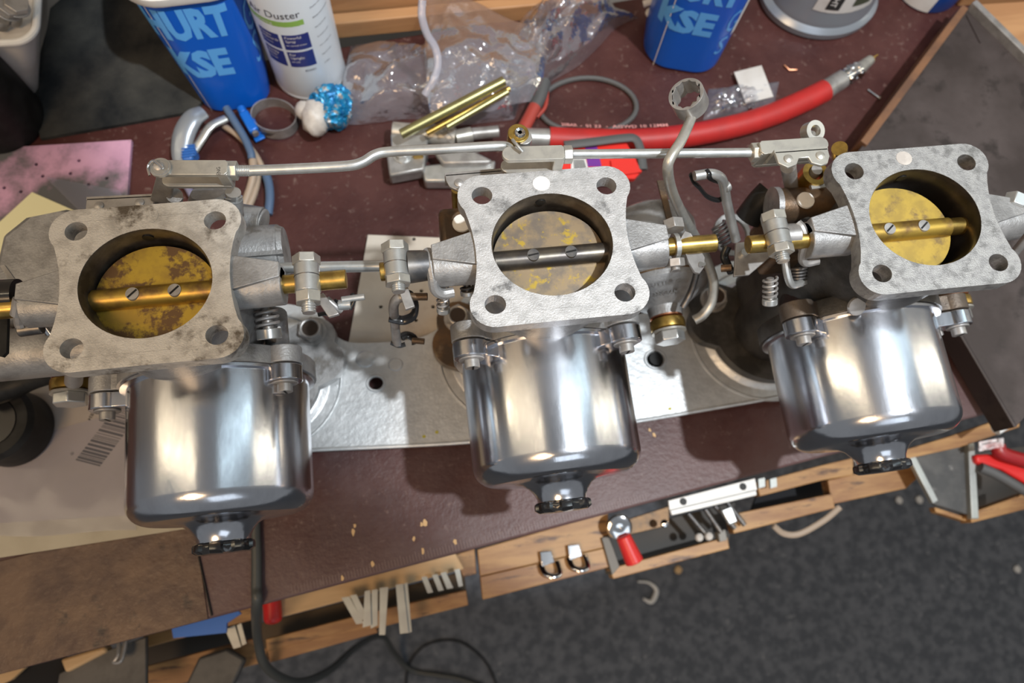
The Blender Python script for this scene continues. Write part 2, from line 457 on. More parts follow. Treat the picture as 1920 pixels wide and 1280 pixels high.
# rear ledge of pine boards against the wall
led = thing('pine_ledge', 'varnished pine boards stepped along the back of the bench', 'ledge', tuple(at(760, 60, 0)))
def plank_between(p0, p1, depth, z0, z1, name, m, par, lab=None):
    p0 = Vector(p0); p1 = Vector(p1); d = (p1 - p0); L = d.length; a = math.atan2(d.y, d.x)
    c = (p0 + p1) / 2 + Matrix.Rotation(a, 3, 'Z') @ V(0, depth / 2, 0)
    b = B(); b.box((c.x, c.y, (z0 + z1) / 2), (L, depth, z1 - z0), a)
    return link(name, b, m, par, label=lab, bevel=1)
pa, pb = at(560, 80, 0), at(1120, 26, 0)
plank_between(pa, pb, 9, 0, 16, 'board', woodm, led)
plank_between(pa + V(0, 10.5, 0), pb + V(0, 10.5, 0), 9, 0, 40, 'board', woodm, led)
plank_between(pa + V(0, 21, 0), pb + V(0, 21, 0), 9, 0, 95, 'board', woodm, led)
led2 = thing('pine_shelf', 'light pine boards behind the dark steel tray at right', 'shelf', tuple(at(1890, 60, 0)))
b = B(); b.slab([(1812, -8), (2100, -24), (2100, -60), (1800, -60)], 12, 12); link('board', b, woodm, led2, bevel=1)
b = B(); b.slab([(1830, 8), (2130, -10), (2330, 330), (1985, 150)], 9, 9); link('board', b, woodm, led2, bevel=.5)

# steel tray standing on the right end of the bench
tr = thing('steel_tray', 'large dark tarnished steel tray on the right end of the bench', 'tray', tuple(at(1800, 400, 0)))
tz = 23.0
A_, B_, C_, D_ = (1812, 14), (1604, 290), (1905, 800), (2250, 440)
b = B(); b.slab([A_, B_, C_, D_], tz, 2.5); link('tray_floor', b, traym, tr, bevel=.5)
def wall_strip(pa, pb, z0, z1, t, name, m, lab=None):
    p0 = at(*pa, tz); p1 = at(*pb, tz); p0.z = p1.z = 0
    d = p1 - p0; a = math.atan2(d.y, d.x); c = (p0 + p1) / 2
    b = B(); b.box((c.x, c.y, (z0 + z1) / 2), (d.length, t, z1 - z0), a)
    return link(name, b, m, tr, label=lab, bevel=.5)
wall_strip((1806, 17), (1616, 272), .4, 26, 5.5, 'wooden_strip', railm, 'rust brown wooden strip along the left edge')
wall_strip((1604, 290), (1905, 800), 4, 23, 2.5, 'side_wall', traym)
wall_strip((1816, 14), (2250, 440), 10, 30, 5, 'folded_lip', steel, 'pale worn folded rim')
b = B(); b.slab([(1812, 28), (1818, 26), (1842, 78), (1838, 80)], tz + .8, .8); link('corner_seam', b, traym, tr)
p = at(1760, 420, 0); b = B()
for q in ((1700, 250), (1900, 650), (1830, 120)):
    pp = at(*q, 0); b.cyl(pp + V(0, 0, .4), pp + V(0, 0, tz - 2), 6, n=16)
link('foot', b, dsteel, tr)

# ------------------------------------------------------------------ backing plate under the carburettors
KY = 0.90
CX = (-162.1, -0.1, 164.8)
CY = (-1.9, -0.1, -2.3)
FZ = 185.0
pl = thing('backing_plate', 'silver sheet aluminium backing plate lying under the three carburettors', 'plate', (0, -20, 0))
def plate_outline():
    front = [(-214, -22), (-196, -42), (-165, -46.5), (-130, -47.5), (-85, -50.5), (-37, -53.1), (20, -53.3), (71, -51.7), (120, -49), (164, -46.2), (200, -42), (214, -28)]
    back = [(218, 0), (212, 30), (190, 46), (164, 50), (138, 46), (116, 28), (100, 20), (60, 19), (48, 26), (28, 44), (0, 50), (-26, 45), (-44, 26), (-62, 17), (-96, 17), (-112, 22), (-122, 38), (-140, 47), (-162, 49), (-186, 46), (-208, 30), (-216, 0)]
    pts = [V(x, y, 0) for x, y in front + back]; n = len(pts); out = []
    for i in range(n):
        a, b_, c, d = pts[i - 1], pts[i], pts[(i + 1) % n], pts[(i + 2) % n]
        for k in range(4):
            t = k / 4
            p = 0.5 * ((2 * b_) + (c - a) * t + (2 * a - 5 * b_ + 4 * c - d) * t * t + (3 * b_ - a - 3 * c + d) * t ** 3)
            out.append((p.x, p.y))
    return out
PZ = 10.0
outl = plate_outline()
b = B()
holes = [circle(-91.1, -9.7, 4.4, 20, KY), circle(87.6, -12.8, 5.5, 20, KY)] + [circle(x, y, 34, 40, KY) for x, y in zip(CX, CY)]
b.prism(outl, PZ - 1.6, PZ, holes)
link('sheet', b, platem, pl, smooth=False)
b = B(); fr = [V(x, y + .6, PZ - .3) for x, y in outl[:44]]
b.tube(fr, 1.3, n=8, smooth=False); link('rolled_edge', b, platem, pl)
b = B(); b.torus((-91.1, -9.7, PZ), (0, 0, 1), 5.3, 1.0, ky=KY); link('hole_rim', b, platem, pl)
b = B(); b.torus((87.6, -12.8, PZ), (0, 0, 1), 6.6, 1.0, ky=KY); link('hole_rim', b, platem, pl)
b = B(); b.cyl((87.6, -12.8, 2), (87.6, -12.8, PZ + 2.5), 4.6, 4.2); link('hole_shade', b, blackm, pl)  # black plug drawn for the shade down the bolt hole
for x, y, r in ((-96.3, 6.5, 6.5), (-78, 1, 5.0)):
    b = B(); b.lathe([(r, PZ - .2), (r * .8, PZ + .8), (.01, PZ + 1.1)], (x, y, 0), ky=KY, n=24); link('dimple', b, platem, pl)
for x, y in zip(CX, CY):
    b = B()
    b.lathe([(51.5, PZ - .5), (51, PZ + .9), (50, PZ + 1.0), (49, PZ), (44, PZ - .1), (42.5, PZ + .3), (40.5, PZ + 2.2), (37.5, PZ + 3.0), (34.5, PZ + 2.6), (33.5, PZ - 1.6)], (x, y, 0), ky=KY, n=72)
    link('pressed_dish', b, platem, pl)
    b = B(); b.lathe([(31, 1), (33.8, 1.0), (31.5, 6), (30.5, PZ + 3)], (x, y, 0), ky=KY, n=48); link('ram_pipe', b, platem, pl)
b = B()
for px, py in ((795, 818), (819, 810), (1256, 766)):
    q = at(px, py, PZ); b.cyl(q, q + V(0, 0, .12), 1.1, n=10, ky=KY)
link('yellow_paint_dot', b, mat('yellow_paint', (.45, .42, .05), .6), pl)

# ------------------------------------------------------------------ the carburettors
def flange_outline(hx=26.7, hy=24.2, rc=10.3, waist=33.4, top=33.4):
    pts = []
    def arc(cx, cy, a0, a1, n=10):
        for i in range(n + 1):
            a = math.radians(a0 + (a1 - a0) * i / n)
            pts.append((cx + rc * math.cos(a), cy + rc * .92 * math.sin(a)))
    def mid(p, q, c, n=8):
        for i in range(1, n):
            t = i / n
            pts.append(((1 - t) ** 2 * p[0] + 2 * t * (1 - t) * c[0] + t * t * q[0], (1 - t) ** 2 * p[1] + 2 * t * (1 - t) * c[1] + t * t * q[1]))
    arc(hx, hy, -38, 88)
    p = pts[-1]; mid(p, (-p[0], p[1]), (0, top))
    arc(-hx, hy, 92, 218)
    p = pts[-1]; mid(p, (p[0], -p[1]), (-waist + 4.2, -1))
    arc(-hx, -hy, 142, 268)
    p = pts[-1]; mid(p, (-p[0], p[1]), (0, -top))
    arc(hx, -hy, 272, 398)
    p = pts[-1]; q = pts[0]; mid(p, q, (waist - 4.2, 1))
    return pts

def make_carb(i, label, face, body, disc, spin, bore, spec):
    cx, cy = CX[i], CY[i]
    L = lambda x, y, z: V(cx + x, cy + y, z)
    t = thing('carburettor', label, 'carburettor', (cx, cy, PZ), 'three carburettors in a row')
    T = Matrix.Translation((cx, cy, 0))
    hs = [circle(x, y, spec.get('hr', 4.35), 24, .92) for x in (-26.7, 26.7) for y in (-24.2, 24.2)]
    b = B(); b.prism(flange_outline(), FZ - 8, FZ, [circle(0, 0, 25.4, 64, KY)] + hs, T)
    fl = link('flange', b, face, t, bevel=.45, smooth=False)
    b = B(); b.lathe([(25.35, FZ - .15), (24.7, FZ - 2), (24.6, 172), (24.6, 150), (31, 150), (31, FZ - 8.05), (25.5, FZ - 7)], L(0, 0, 0), ky=KY, n=64, closed=True)
    link('bore', b, bore, t)
    b = B(); b.cyl(L(*spec['plug'], FZ - .2), L(*spec['plug'], FZ + .12), 3.7, n=24, ky=.92)
    link('blanking_plug', b, spec['plugm'], fl)
    b = B(); b.cyl(L(-1.5, 22.5 * .98, FZ - 6), L(-1.5, 21.6, FZ - 6), 2.2, n=16); link('drilling', b, blackm, t)
    # throttle disc with the slotted spindle across it
    dx = spec.get('dx', 0)
    M = T @ Matrix.Translation((dx, -1.6, 172.2)) @ Matrix.Rotation(math.radians(spec.get('tilt', 3)), 4, 'X')
    b = B(); b.prism(circle(0, 0, 24.3, 64, KY * .985), -.7, .7, M=M); link('throttle_disc', b, disc, t)
    b = B(); n = 24
    sx0, sx1 = spec['spin']
    b.cyl(L(sx0, -1.6, 174), L(sx1, -1.6, 174), 4.4, n=n)
    sp = link('spindle', b, spin, t)
    ex = []
    if spec['endL'] < sx0: ex.append((spec['endL'], sx0 + .5))
    if spec['endR'] > sx1: ex.append((sx1 - .5, spec['endR']))
    for a, e in ex:
        b = B(); b.cyl(L(a, -1.6, 174), L(e, -1.6, 174), 4.0, n=n); link('spindle_end', b, brass, t, bevel=.4)
    for sxs in (-7.6, 8.6):
        b = B(); b.cyl(L(sxs + dx, -1.6, 176.2), L(sxs + dx, -1.6, 178.65), 2.9, 2.6, n=20)
        sc = link('screw', b, dsteel if i == 1 else steel, t)
        b = B(); b.box(L(sxs + dx, -1.6, 178.65), (4.6, .75, .25), math.radians(spec['slot'])); link('slot', b, blackm, sc)
    # spindle bosses with their wedge ribs
    for sgn in (-1, 1):
        xe = 50.5 if sgn > 0 else -50.0
        b = B(); b.cyl(L(sgn * 28, -1.6, 173), L(xe, -1.6, 173), 8.5, 8.2, n=36)
        a0 = sgn * 29.5
        vs = [L(a0, 10, 183.6), L(a0, -6.0, 183.6), L(a0, -4.6, 175), L(a0, 10, 170),
              L(xe, 5.4, 182.0), L(xe, -1.2, 182.4), L(xe, -.6, 175), L(xe, 5.4, 170)]
        b.add(vs, [(0, 1, 5, 4), (1, 2, 6, 5), (2, 3, 7, 6), (3, 0, 4, 7), (0, 3, 2, 1), (4, 5, 6, 7)])
        link('spindle_boss', b, spec.get('boss', body), t, bevel=.4, ang=24)
    # body casting: barrel, chamber seat, bridge and the intake flange on the plate
    b = B()
    b.lathe([(26, 16), (27, 60), (29, 90), (33, 130), (33, 150), (32.6, FZ - 8.1), (31.2, FZ - 8.1), (31.2, 140), (24, 100), (22, 16)], L(0, 0, 0), ky=KY, n=48, closed=True)
    link('body', b, body, t)
    b = B(); b.box(L(0, 12, 88), (46, 42, 120)); link('bridge', b, body, t, bevel=4)
    jy = spec.get('jy', -25.5)
    DX = spec.get('cdx', 0)
    b = B(); b.lathe([(24, -12), (29, 0), (33, -jy - 12), (36, -jy - 9.2), (44.6, -jy - 8.6), (45, -jy - 8), (45, -jy - .25)], L(DX, 0, 104), (0, -1, 0), n=64)
    link('chamber_seat', b, spec.get('seat', body), t)
    io = []
    for k in range(96):
        a = 2 * math.pi * k / 96
        r = 39
        for sx in (-1, 1):
            for sy in (1,):
                bx, by = sx * 36.4, sy * 25.5
                d = V(math.cos(a), math.sin(a), 0); pr = d.x * bx + d.y * by
                h2 = bx * bx + by * by - pr * pr
                if pr > 0 and h2 < 13.5 ** 2: r = max(r, pr + math.sqrt(13.5 ** 2 - h2))
                bx, by = sx * 37, sy * 8
                pr = d.x * bx + d.y * by; h2 = bx * bx + by * by - pr * pr
                if pr > 0 and h2 < 17 ** 2: r = max(r, pr + math.sqrt(17 ** 2 - h2))
        io.append((r * math.cos(a), r * math.sin(a) * KY))
    b = B(); b.prism(io, PZ + 3.2, PZ + 12, M=T); link('intake_flange', b, spec.get('inflange', body), t, bevel=.8)
    for (nx, ny) in spec['nuts']:
        b = B(); b.hexa(L(nx, ny, PZ + 13), L(nx, ny, PZ + 20), 7.4, ph=.4)
        b.cyl(L(nx, ny, PZ + 12), L(nx, ny, PZ + 13), 8.6, n=24)
        b.torus(L(nx, ny, PZ + 20), (0, 0, 1), 5.6, .9, n=24, m=8)
        nt = link('nut', b, steel, t)
        b = B(); b.cyl(L(nx, ny, PZ + 12), L(nx, ny, PZ + 20.15), 4.9, n=20); link('stud_end', b, darkbrown, nt)
    # suction chamber: polished drum, domed end, neck, lugs and the black damper cap
    R = 41.3
    e = -89.5 - cy
    prof = [(R + 2.6, -jy), (R + 2.6, -jy + 1.4), (R, -jy + 1.8), (R, -e - 10)]
    for k in range(1, 9):
        a = math.pi / 2 * k / 8
        prof.append((R - 10 + 10 * math.cos(a), -e - 10 + 10 * math.sin(a)))
    prof += [(24, -e + .4), (18.5, -e + 1.2), (15.4, -e + 3.0), (13.2, -e + 5.8), (12.1, -e + 8.2), (11.8, -e + 10.1)]
    b = B(); b.lathe(prof, L(DX, 0, 104), (0, -1, 0), n=96)
    dr = link('suction_chamber', b, polish, t, ang=50)
    b = B()
    cp = [(11.6, -e + 10.0), (12.6, -e + 10.6), (12.9, -e + 11.5), (12.9, -e + 13.6), (11.8, -e + 15.0), (0.01, -e + 15.2)]
    b.lathe(cp, L(DX, 0, 104), (0, -1, 0), n=72, wob=lambda a, h: (.9 if math.cos(a * 8) > 0 else -.35) if h < -e + 15.0 else 0)
    link('damper_cap', b, black, t)
    for (lx, lz, rr) in spec['lugs']:
        q = L(lx, 0, lz)
        b = B(); b.cyl(V(q.x, cy + jy + 8.5, q.z), V(q.x, cy + jy + .5, q.z), rr, n=28)
        v = V(cx - q.x, 0, 104 - q.z).normalized()
        b.box(V(q.x, cy + jy + 4.5, q.z) + v * 7, (rr * 1.8, 7.8, 14), M=Matrix.Rotation(-math.atan2(v.x, -v.z) if False else math.atan2(v.x, v.z), 3, 'Y'))
        link('body_lug', b, spec.get('luggm', body), t, bevel=.4)
        b = B(); b.cyl(V(q.x, cy + jy - .2, q.z), V(q.x, cy + jy - 7.5, q.z), rr * .97, n=28)
        b.box(V(q.x, cy + jy - 3.8, q.z) + v * 6, (rr * 1.7, 7.2, 11), M=Matrix.Rotation(math.atan2(v.x, v.z), 3, 'Y'))
        link('chamber_lug', b, polish, t, bevel=.4)
        b = B(); b.cyl(V(q.x, cy + jy - 7.5, q.z), V(q.x, cy + jy - 8.4, q.z), rr * .72, n=24)
        b.cyl(V(q.x, cy + jy - 8.3, q.z), V(q.x, cy + jy - 12.2, q.z), 3.5, n=20)
        sc = link('lug_screw', b, steel, t, bevel=.3)
        b = B(); b.box(V(q.x + .3, cy + jy - 12.1, q.z + .4), (.9, .5, 5.8)); link('slot', b, blackm, sc)
    return t, L, cy + jy

def spring(t, p, q, R, r, turns, headlen, m=steel):
    """idle screw: stem, coil spring and slotted head, from p towards q"""
    p = Vector(p); q = Vector(q); d = (q - p).normalized()
    b = B(); b.cyl(p, q, R * .55, n=16); sc = link('adjusting_screw', b, m, t)
    b = B(); b.coil(p, q - d * headlen, R, r, turns); link('spring', b, m, sc)
    b = B(); b.cyl(q - d * headlen, q, R * 1.15, n=24); hd = link('screw_head', b, zinc, sc, bevel=.3)
    return sc

def clamp(t, x, y, z, up=10.0, dn=12.0, ang=0):
    """clamp on a spindle end: pinch bolt running across (along -y), block and nut"""
    b = B(); b.cyl((x, y + up * .62, z + 3), (x, y - dn * .45, z + 3), 5.2, n=28); cl = link('clamp', b, zinc, t, bevel=.3)
    b = B(); b.torus((x, y + 1.2, z + 3), (0, 1, 0), 5.15, .25, n=28, m=6); link('clamp_gap', b, dsteel, cl)
    b = B(); b.hexa((x, y + up * .62, z + 3), (x, y + up, z + 3), 5.8, ph=.2); link('bolt_head', b, zincy, cl, bevel=.3)
    b = B(); b.hexa((x, y - dn * .45, z + 3), (x, y - dn * .82, z + 3), 5.6, ph=.35); link('nut', b, zincy, cl, bevel=.3)
    b = B(); b.cyl((x, y - dn * .82, z + 3), (x, y - dn * 1.15, z + 3), 2.6, n=16)
    for k in range(3): b.torus((x, y - dn * (.88 + .09 * k), z + 3), (0, 1, 0), 2.6, .35, n=18, m=6)
    link('bolt_end', b, zinc, cl)
    return cl

NEAR = dict(plugm=flange_m)
c1, L1, j1 = make_carb(0, 'carburettor on the left with the most stained, warm lit flange', flange_w, cast, disc_a, spin_a, bore_d,
    dict(plug=(1, 28.5), plugm=flange_w, spin=(-24, 24), endL=-66, endR=76, slot=42, cdx=4.6, nuts=[(36, 25.5)], tilt=4,
         lugs=[(-46, 109, 8.2), (40, 129, 8.4)], jy=-24.0))
c2, L2, j2 = make_carb(1, 'middle carburettor with a clean mottled flange and dark spindle', flange_m, cast, disc_b, spin_b, bore_d,
    dict(plug=(-1, 27.6), plugm=whitep, spin=(-25, 25), endL=-72, endR=73.5, slot=8, cdx=1.2, nuts=[(-36.6, 23.2)], tilt=3,
         lugs=[(-36.5, 140, 8.2), (35.5, 140, 8.0)], jy=-26.2, inflange=brownal))
c3, L3, j3 = make_carb(2, 'carburettor on the right beside the steel tray, plain grey flange', flange_g, darkal, disc_c, spin_a, mat('black_bore', (.02, .017, .015), .3, .5, c2=(.05, .04, .035), vs=40),
    dict(plug=(-2, 28.6), plugm=putty, spin=(-25, 17), endL=-77, endR=64, slot=38, nuts=[(-36, 22)], tilt=2, dx=-5.5, boss=cast,
         lugs=[(-41, 134, 8.2), (50, 119, 7.6)], jy=-27.5, seat=darkal, luggm=seatm))

# spindle hardware ------------------------------------------------
clamp(c1, -101.5, -3.6, 174, 10.5, 12.5)
clamp(c2, -65.0, -1.5, 174, 10.5, 9.5)
clamp(c3, 99.5, -3.0, 176, 10.5, 10.5)
# sliding collars and bent stop arms
b = B(); b.cyl((-60.2, -.6, 174), (-51.5, -.6, 174), 7.0, 6.4, n=28); link('collar', b, dsteel, c2)
b = B(); b.tube([(-51.6, 5, 175), (-51.2, 0, 178), (-50.6, -7, 176), (-50.2, -10.5, 172), (-47.5, -12, 169), (-42.5, -11.4, 168)], 2.3, n=10); link('stop_arm', b, cast, c2)
b = B(); b.cyl((104, -1.5, 174), (111, -1.5, 174), 5.4, n=28); link('collar', b, steel, c3)
b = B(); b.tube([(111, 3, 177), (112.6, 0, 177), (114, -5, 174), (114.5, -9.5, 168), (117, -11.5, 165), (123, -11, 165)], 2.0, n=10); link('stop_arm', b, steel, c3)
b = B(); b.tube([(111, -4, 160), (112, -12, 156), (115, -17, 152), (121, -16, 150)], 1.8, n=10); link('hooked_finger', b, zinc, c3)
b = B(); b.lathe([(7.2, -2), (7.8, 0), (7.2, 2)], (117, -1.2, 173), (1, 0, 0), n=28); link('rubber_seal', b, blackm, c3)
spring(c1, (-124.5, 2, 152), (-124.3, -17.5, 146), 4.6, .75, 6, 4.5)
spring(c2, (-46.6, -4, 160), (-47.2, -13.2, 148), 2.6, .5, 5, 2.6)
spring(c2, (-35.5, 4, 158), (-35.5, -7, 150), 2.9, .55, 5, 2.2, dsteel)
spring(c3, (101.5, -15.5, 160), (102.4, -25.5, 152), 3.0, .6, 4, 3.0)
spring(c3, (121, -8, 150), (121, -15, 146), 4.0, .6, 4, 2.2, dsteel)

# right end of the middle spindle: pinch clamp and flat lever
b = B(); b.lathe([(4.05, -1), (5.6, -1), (5.6, 1), (4.05, 1)], (55.4, -1.6, 174), (1, 0, 0), n=28, closed=True); ck = link('clamp_band', b, zinc, c2)
b = B(); b.hexa((55.2, 4.5, 177), (55.2, 9.0, 177), 4.9, ph=.3); link('bolt_head', b, steel, c2, bevel=.3)
b = B(); b.hexa((54.6, -6.5, 172), (54.6, -10, 171), 4.4, ph=.3); b.cyl((54.6, -10, 171), (54.6, -12, 171), 2, n=14); link('nut', b, steel, c2, bevel=.3)
b = B(); b.slab([(1284, 432), (1296, 437), (1322, 482), (1321, 500), (1312, 513), (1302, 510), (1292, 492), (1276, 448)], 172, 1.6, dz=(6, 6, 0, -4, -6, -6, 0, 6)); lv = link('lever', b, steel, c2, bevel=.3)
b = B(); q = at(1315, 496, 168); b.cyl(q + V(0, 0, -1), q + V(0, 0, 1.6), 1.5, n=14); link('lever_pin', b, chrome, lv)

# tail pieces behind each flange: bracket, lever and stubs
def bracket(t, px, z, m, rivets, hang=9):
    b = B(); b.slab(px, z, 1.6); br = link('lever_bracket', b, m, t, bevel=.3)
    p0, p1 = at(*px[0], z), at(*px[1], z)
    b = B(); c = (p0 + p1) / 2; d = p1 - p0; b.box(c - V(0, 0, hang / 2), (d.length, 1.5, hang), math.atan2(d.y, d.x)); link('bracket_web', b, m, br)
    for rx, ry in rivets:
        q = at(rx, ry, z); b = B(); b.lathe([(2.0, -.2), (1.9, .5), (1.1, .9), (.01, 1.0)], q, n=16); link('rivet', b, m, br)
bracket(c1, [(162, 372), (288, 366), (288, 386), (230, 396), (160, 394)], 166, steel, [(186, 386), (262, 380)])
bracket(c2, [(834, 327), (942, 318), (944, 330), (884, 338), (876, 354), (860, 358), (843, 350), (836, 338)], 172, steel, [(860, 343)])
bracket(c3, [(1452, 284), (1552, 277), (1556, 292), (1552, 306), (1540, 310), (1522, 305), (1516, 295), (1498, 296), (1494, 308), (1478, 314), (1460, 306)], 199, zincy, [(1478, 298), (1538, 292)])
def lever(t, px, z0, z1, w, m=steel):
    p0, p1 = at(*px[0], z0), at(*px[1], z1); d = (p1 - p0); b = B()
    s_ = V(w / 2, 0, 0); th = V(.0, .9, .5)
    vs = [p0 - s_ - th, p0 + s_ - th, p1 + s_ * .8 - th, p1 - s_ * .8 - th, p0 - s_ + th, p0 + s_ + th, p1 + s_ * .8 + th, p1 - s_ * .8 + th]
    b.add(vs, [(0, 1, 2, 3), (7, 6, 5, 4), (0, 4, 5, 1), (1, 5, 6, 2), (2, 6, 7, 3), (3, 7, 4, 0)])
    return link('lever', b, m, t, bevel=.3)
b = B(); b.slab([(281, 374), (317, 380), (326, 334), (293, 328)], 176, 2, dz=(-6, -6, 8, 8)); link('lever', b, steel, c1, bevel=.3)
b = B(); b.slab([(944, 330), (962, 332), (972, 300), (950, 296)], 178, 2, dz=(-4, -4, 6, 6)); link('lever', b, steel, c2, bevel=.3)
b = B(); b.cyl(at(327, 384, 160), at(327, 366, 172), 3.4, n=20); b.torus(at(327, 374, 168), V(0, .5, .5), 3.4, .4, n=20, m=6); link('stub', b, cast, c1)
b = B(); b.cyl(at(438, 402, 165), at(438, 372, 172), 4.2, 3.8, n=24); link('stub', b, cast, c1)
b = B(); b.cyl(at(438, 373, 172), at(437, 360, 176), 3.2, n=24); b.torus(at(438, 370, 173), V(0, .6, .5), 3.4, .4, n=20, m=6); link('stub_cap', b, zinc, c1)
b = B(); b.lathe([(9.5, 0), (9.5, 6), (7.5, 9), (.01, 9.6)], at(400, 392, 150), (0, .5, .8), n=32); link('dome_cover', b, cast, c1)
b = B(); b.cyl(at(440, 410, 140), at(492, 418, 140), 7.5, n=28); b.cyl(at(492, 418, 140), at(496, 419, 140), 7.0, 6.4, n=28); link('starter_pipe', b, cast, c1, bevel=.4)
b = B(); b.cyl(at(430, 480, 140), at(528, 471, 140), 13.2, 12.6, n=36); sb = link('starter_housing', b, cast, c1, bevel=.8)
b = B(); b.cyl(at(528, 471, 140), at(537, 470, 140), 12.2, 11.0, n=36); link('end_rim', b, cast, sb)
b = B(); b.box(at(480, 478, 151), (24, 2, 3)); link('rib', b, cast, sb)
b = B(); b.tube([at(515, 590, 140), at(520, 640, 125), at(524, 668, 118)], 5.5, n=20); link('feed_stem', b, cast, c1)

# middle carburettor, left: brown casting with brass tube; and right carburettor, left
b = B(); b.cyl(at(858, 355, 150), at(860, 402, 135), 3.0, n=20); link('brass_tube', b, brass, c2)
b = B(); b.box((-33, 24, 140), (24, 22, 30)); link('jet_casting', b, brownal, c2, bevel=2.5)
b = B(); b.lathe([(4.4, 0), (4.2, 1), (.01, 1.4)], at(866, 419, 156), n=20); link('white_blob', b, whitep, c2)
b = B(); b.cyl(at(1452, 388, 150), at(1562, 384, 150), 9.0, n=32); hs_ = link('starter_housing', b, brownal, c3, bevel=.8)
b = B(); b.cyl(at(1446, 388, 150), at(1456, 388, 150), 9.6, n=32); link('end_rim', b, cast, hs_)
b = B(); b.lathe([(4.2, 0), (4.0, 1), (.01, 1.4)], at(1510, 376, 159), n=24); link('white_blob', b, whitep, hs_)  # white cap shaped to stand for a reflected highlight on the housing
b = B(); b.box((132, 14, 132), (30, 26, 34)); link('jet_casting', b, brownal, c3, bevel=2.5)
b = B(); b.cyl(at(1478, 312, 168), at(1484, 352, 150), 3.6, 3.2, n=20); link('pivot_post', b, steel, c3)
b = B(); q = at(1530, 324, 160); b.lathe([(3.6, -8), (6.4, -8), (6.4, 0), (3.6, 0)], q, n=28, closed=True); link('bush', b, brass, c3)
b = B(); b.cyl(q + V(0, 1, -6), q + V(0, 1, 1.5), 2.6, n=18); link('pivot_pin', b, steel, c3)
b = B(); b.box(at(1532, 349, 158), (7, 3, 2), .06); link('tab', b, zinc, c3)
b = B(); b.cyl(at(1574, 292, 165), at(1574, 278, 172), 3.6, n=20); link('stub_cap', b, brass, c3)
b = B(); b.lathe([(2.5, -2.5), (4.6, -2.5), (4.6, 2.5), (2.5, 2.5)], at(1523, 247, 186), V(.15, -.35, 1), n=28, closed=True); link('eye', b, zincy, c3)
b = B(); b.tube([at(1522, 252, 183), at(1512, 268, 184), at(1500, 274, 184)], 2.2, n=10); link('eye_arm', b, zinc, c3)
# right end of the right spindle
b = B(); b.lathe([(4.05, -1), (5.6, -1), (5.6, 1), (4.05, 1)], at(1900, 418, 174), (1, 0, 0), n=28, closed=True); link('clamp_band', b, zinc, c3)
q = at(1896, 381, 180); b = B(); b.hexa(q + V(0, -2, 0), q + V(3, 3, .6), 4.8); link('bolt_head', b, zinc, c3, bevel=.3)
b = B(); b.tube([at(1930, 440, 150), at(1905, 470, 140), at(1880, 500, 130)], 2.2, n=12); link('link_rod', b, steel, c3)
# left end of the left spindle: black coupling, cranked arm and pin
b = B(); b.cyl(at(-40, 560, 172), at(36, 556, 172), 7.2, n=28); link('collar', b, black, c1)
b = B(); b.tube([at(30, 590, 175), at(36, 560, 180), at(37, 600, 172), at(40, 612, 170)], 2.2, n=10); link('stop_arm', b, steel, c1)
b = B(); b.cyl(at(36, 619, 168), at(80, 613, 168), 2.8, n=18); link('stop_pin', b, dsteel, c1, bevel=.4)
b = B(); b.cyl(at(76, 605, 164), at(90, 624, 158), 1.5, n=12); link('split_pin', b, chrome, c1)
b = B(); b.slab([(0, 498), (8, 496), (40, 540), (28, 545)], 165, 1.6); link('lever', b, steel, c1)
b = B(); b.slab([(-30, 592), (14, 588), (12, 660), (4, 668), (-30, 660)], 160, 2); link('black_lever', b, blackm, c1)

# float chambers ---------------------------------------------------
def floatbowl(t, ax, az, y0, y1, R, bm, lm, by=0, hx=None, gasket=brownal, tall=True):
    b = B()
    prof = [(.01, -y1 - 5), (R * .55, -y1 - 4), (R * .85, -y1), (R, -y1 + 8), (R, -y0)]
    b.lathe(prof, (ax, 0, az), (0, -1, 0), n=56); fb = link('float_chamber', b, bm, t)
    b = B(); b.lathe([(R + .6, -y0), (R + .6, -y0 + 1.2)], (ax, 0, az), (0, -1, 0), n=56); link('gasket', b, gasket, t)
    b = B(); b.lathe([(R + 1, -y0 + 1.2), (R + 1, -y0 + 4), (R - 1, -y0 + 6.5), (12.5, -y0 + 14), (9.5, -y0 + 15), (9, -y0 + 20)], (ax, 0, az), (0, -1, 0), n=56)
    ld = link('float_lid', b, lm, t)
    yb = -(y0 - 20)
    b = B(); b.lathe([(8.8, yb), (8.8, yb + .8)], (ax, 0, az), (0, -1, 0), n=28); link('copper_washer', b, copper, t)
    b = B(); b.lathe([(7.4, yb + .8), (9.3, yb + 2), (9.6, yb + 4.5), (9.3, yb + 7), (7.4, yb + 8)], (ax, 0, az), (0, -1, 0), n=32); link('banjo', b, brass, t)
    b = B(); b.lathe([(9.4, yb + 8), (9.4, yb + 9)], (ax, 0, az), (0, -1, 0), n=32); link('washer', b, zincy, t)
    b = B(); b.hexa((ax, -yb - 9, az), (ax, -yb - 14.5, az), 8.2, ph=.26); link('banjo_bolt', b, zinc, t, bevel=.6)
    return ld
ld2 = floatbowl(c2, 74, 88, 12.0, 52, 25, cast, cast)
floatbowl(c1, -235, 88, 11.0, 52, 25, cast, cast)
floatbowl(c3, 240, 88, 8.0, 44, 22, darkal, brownal)
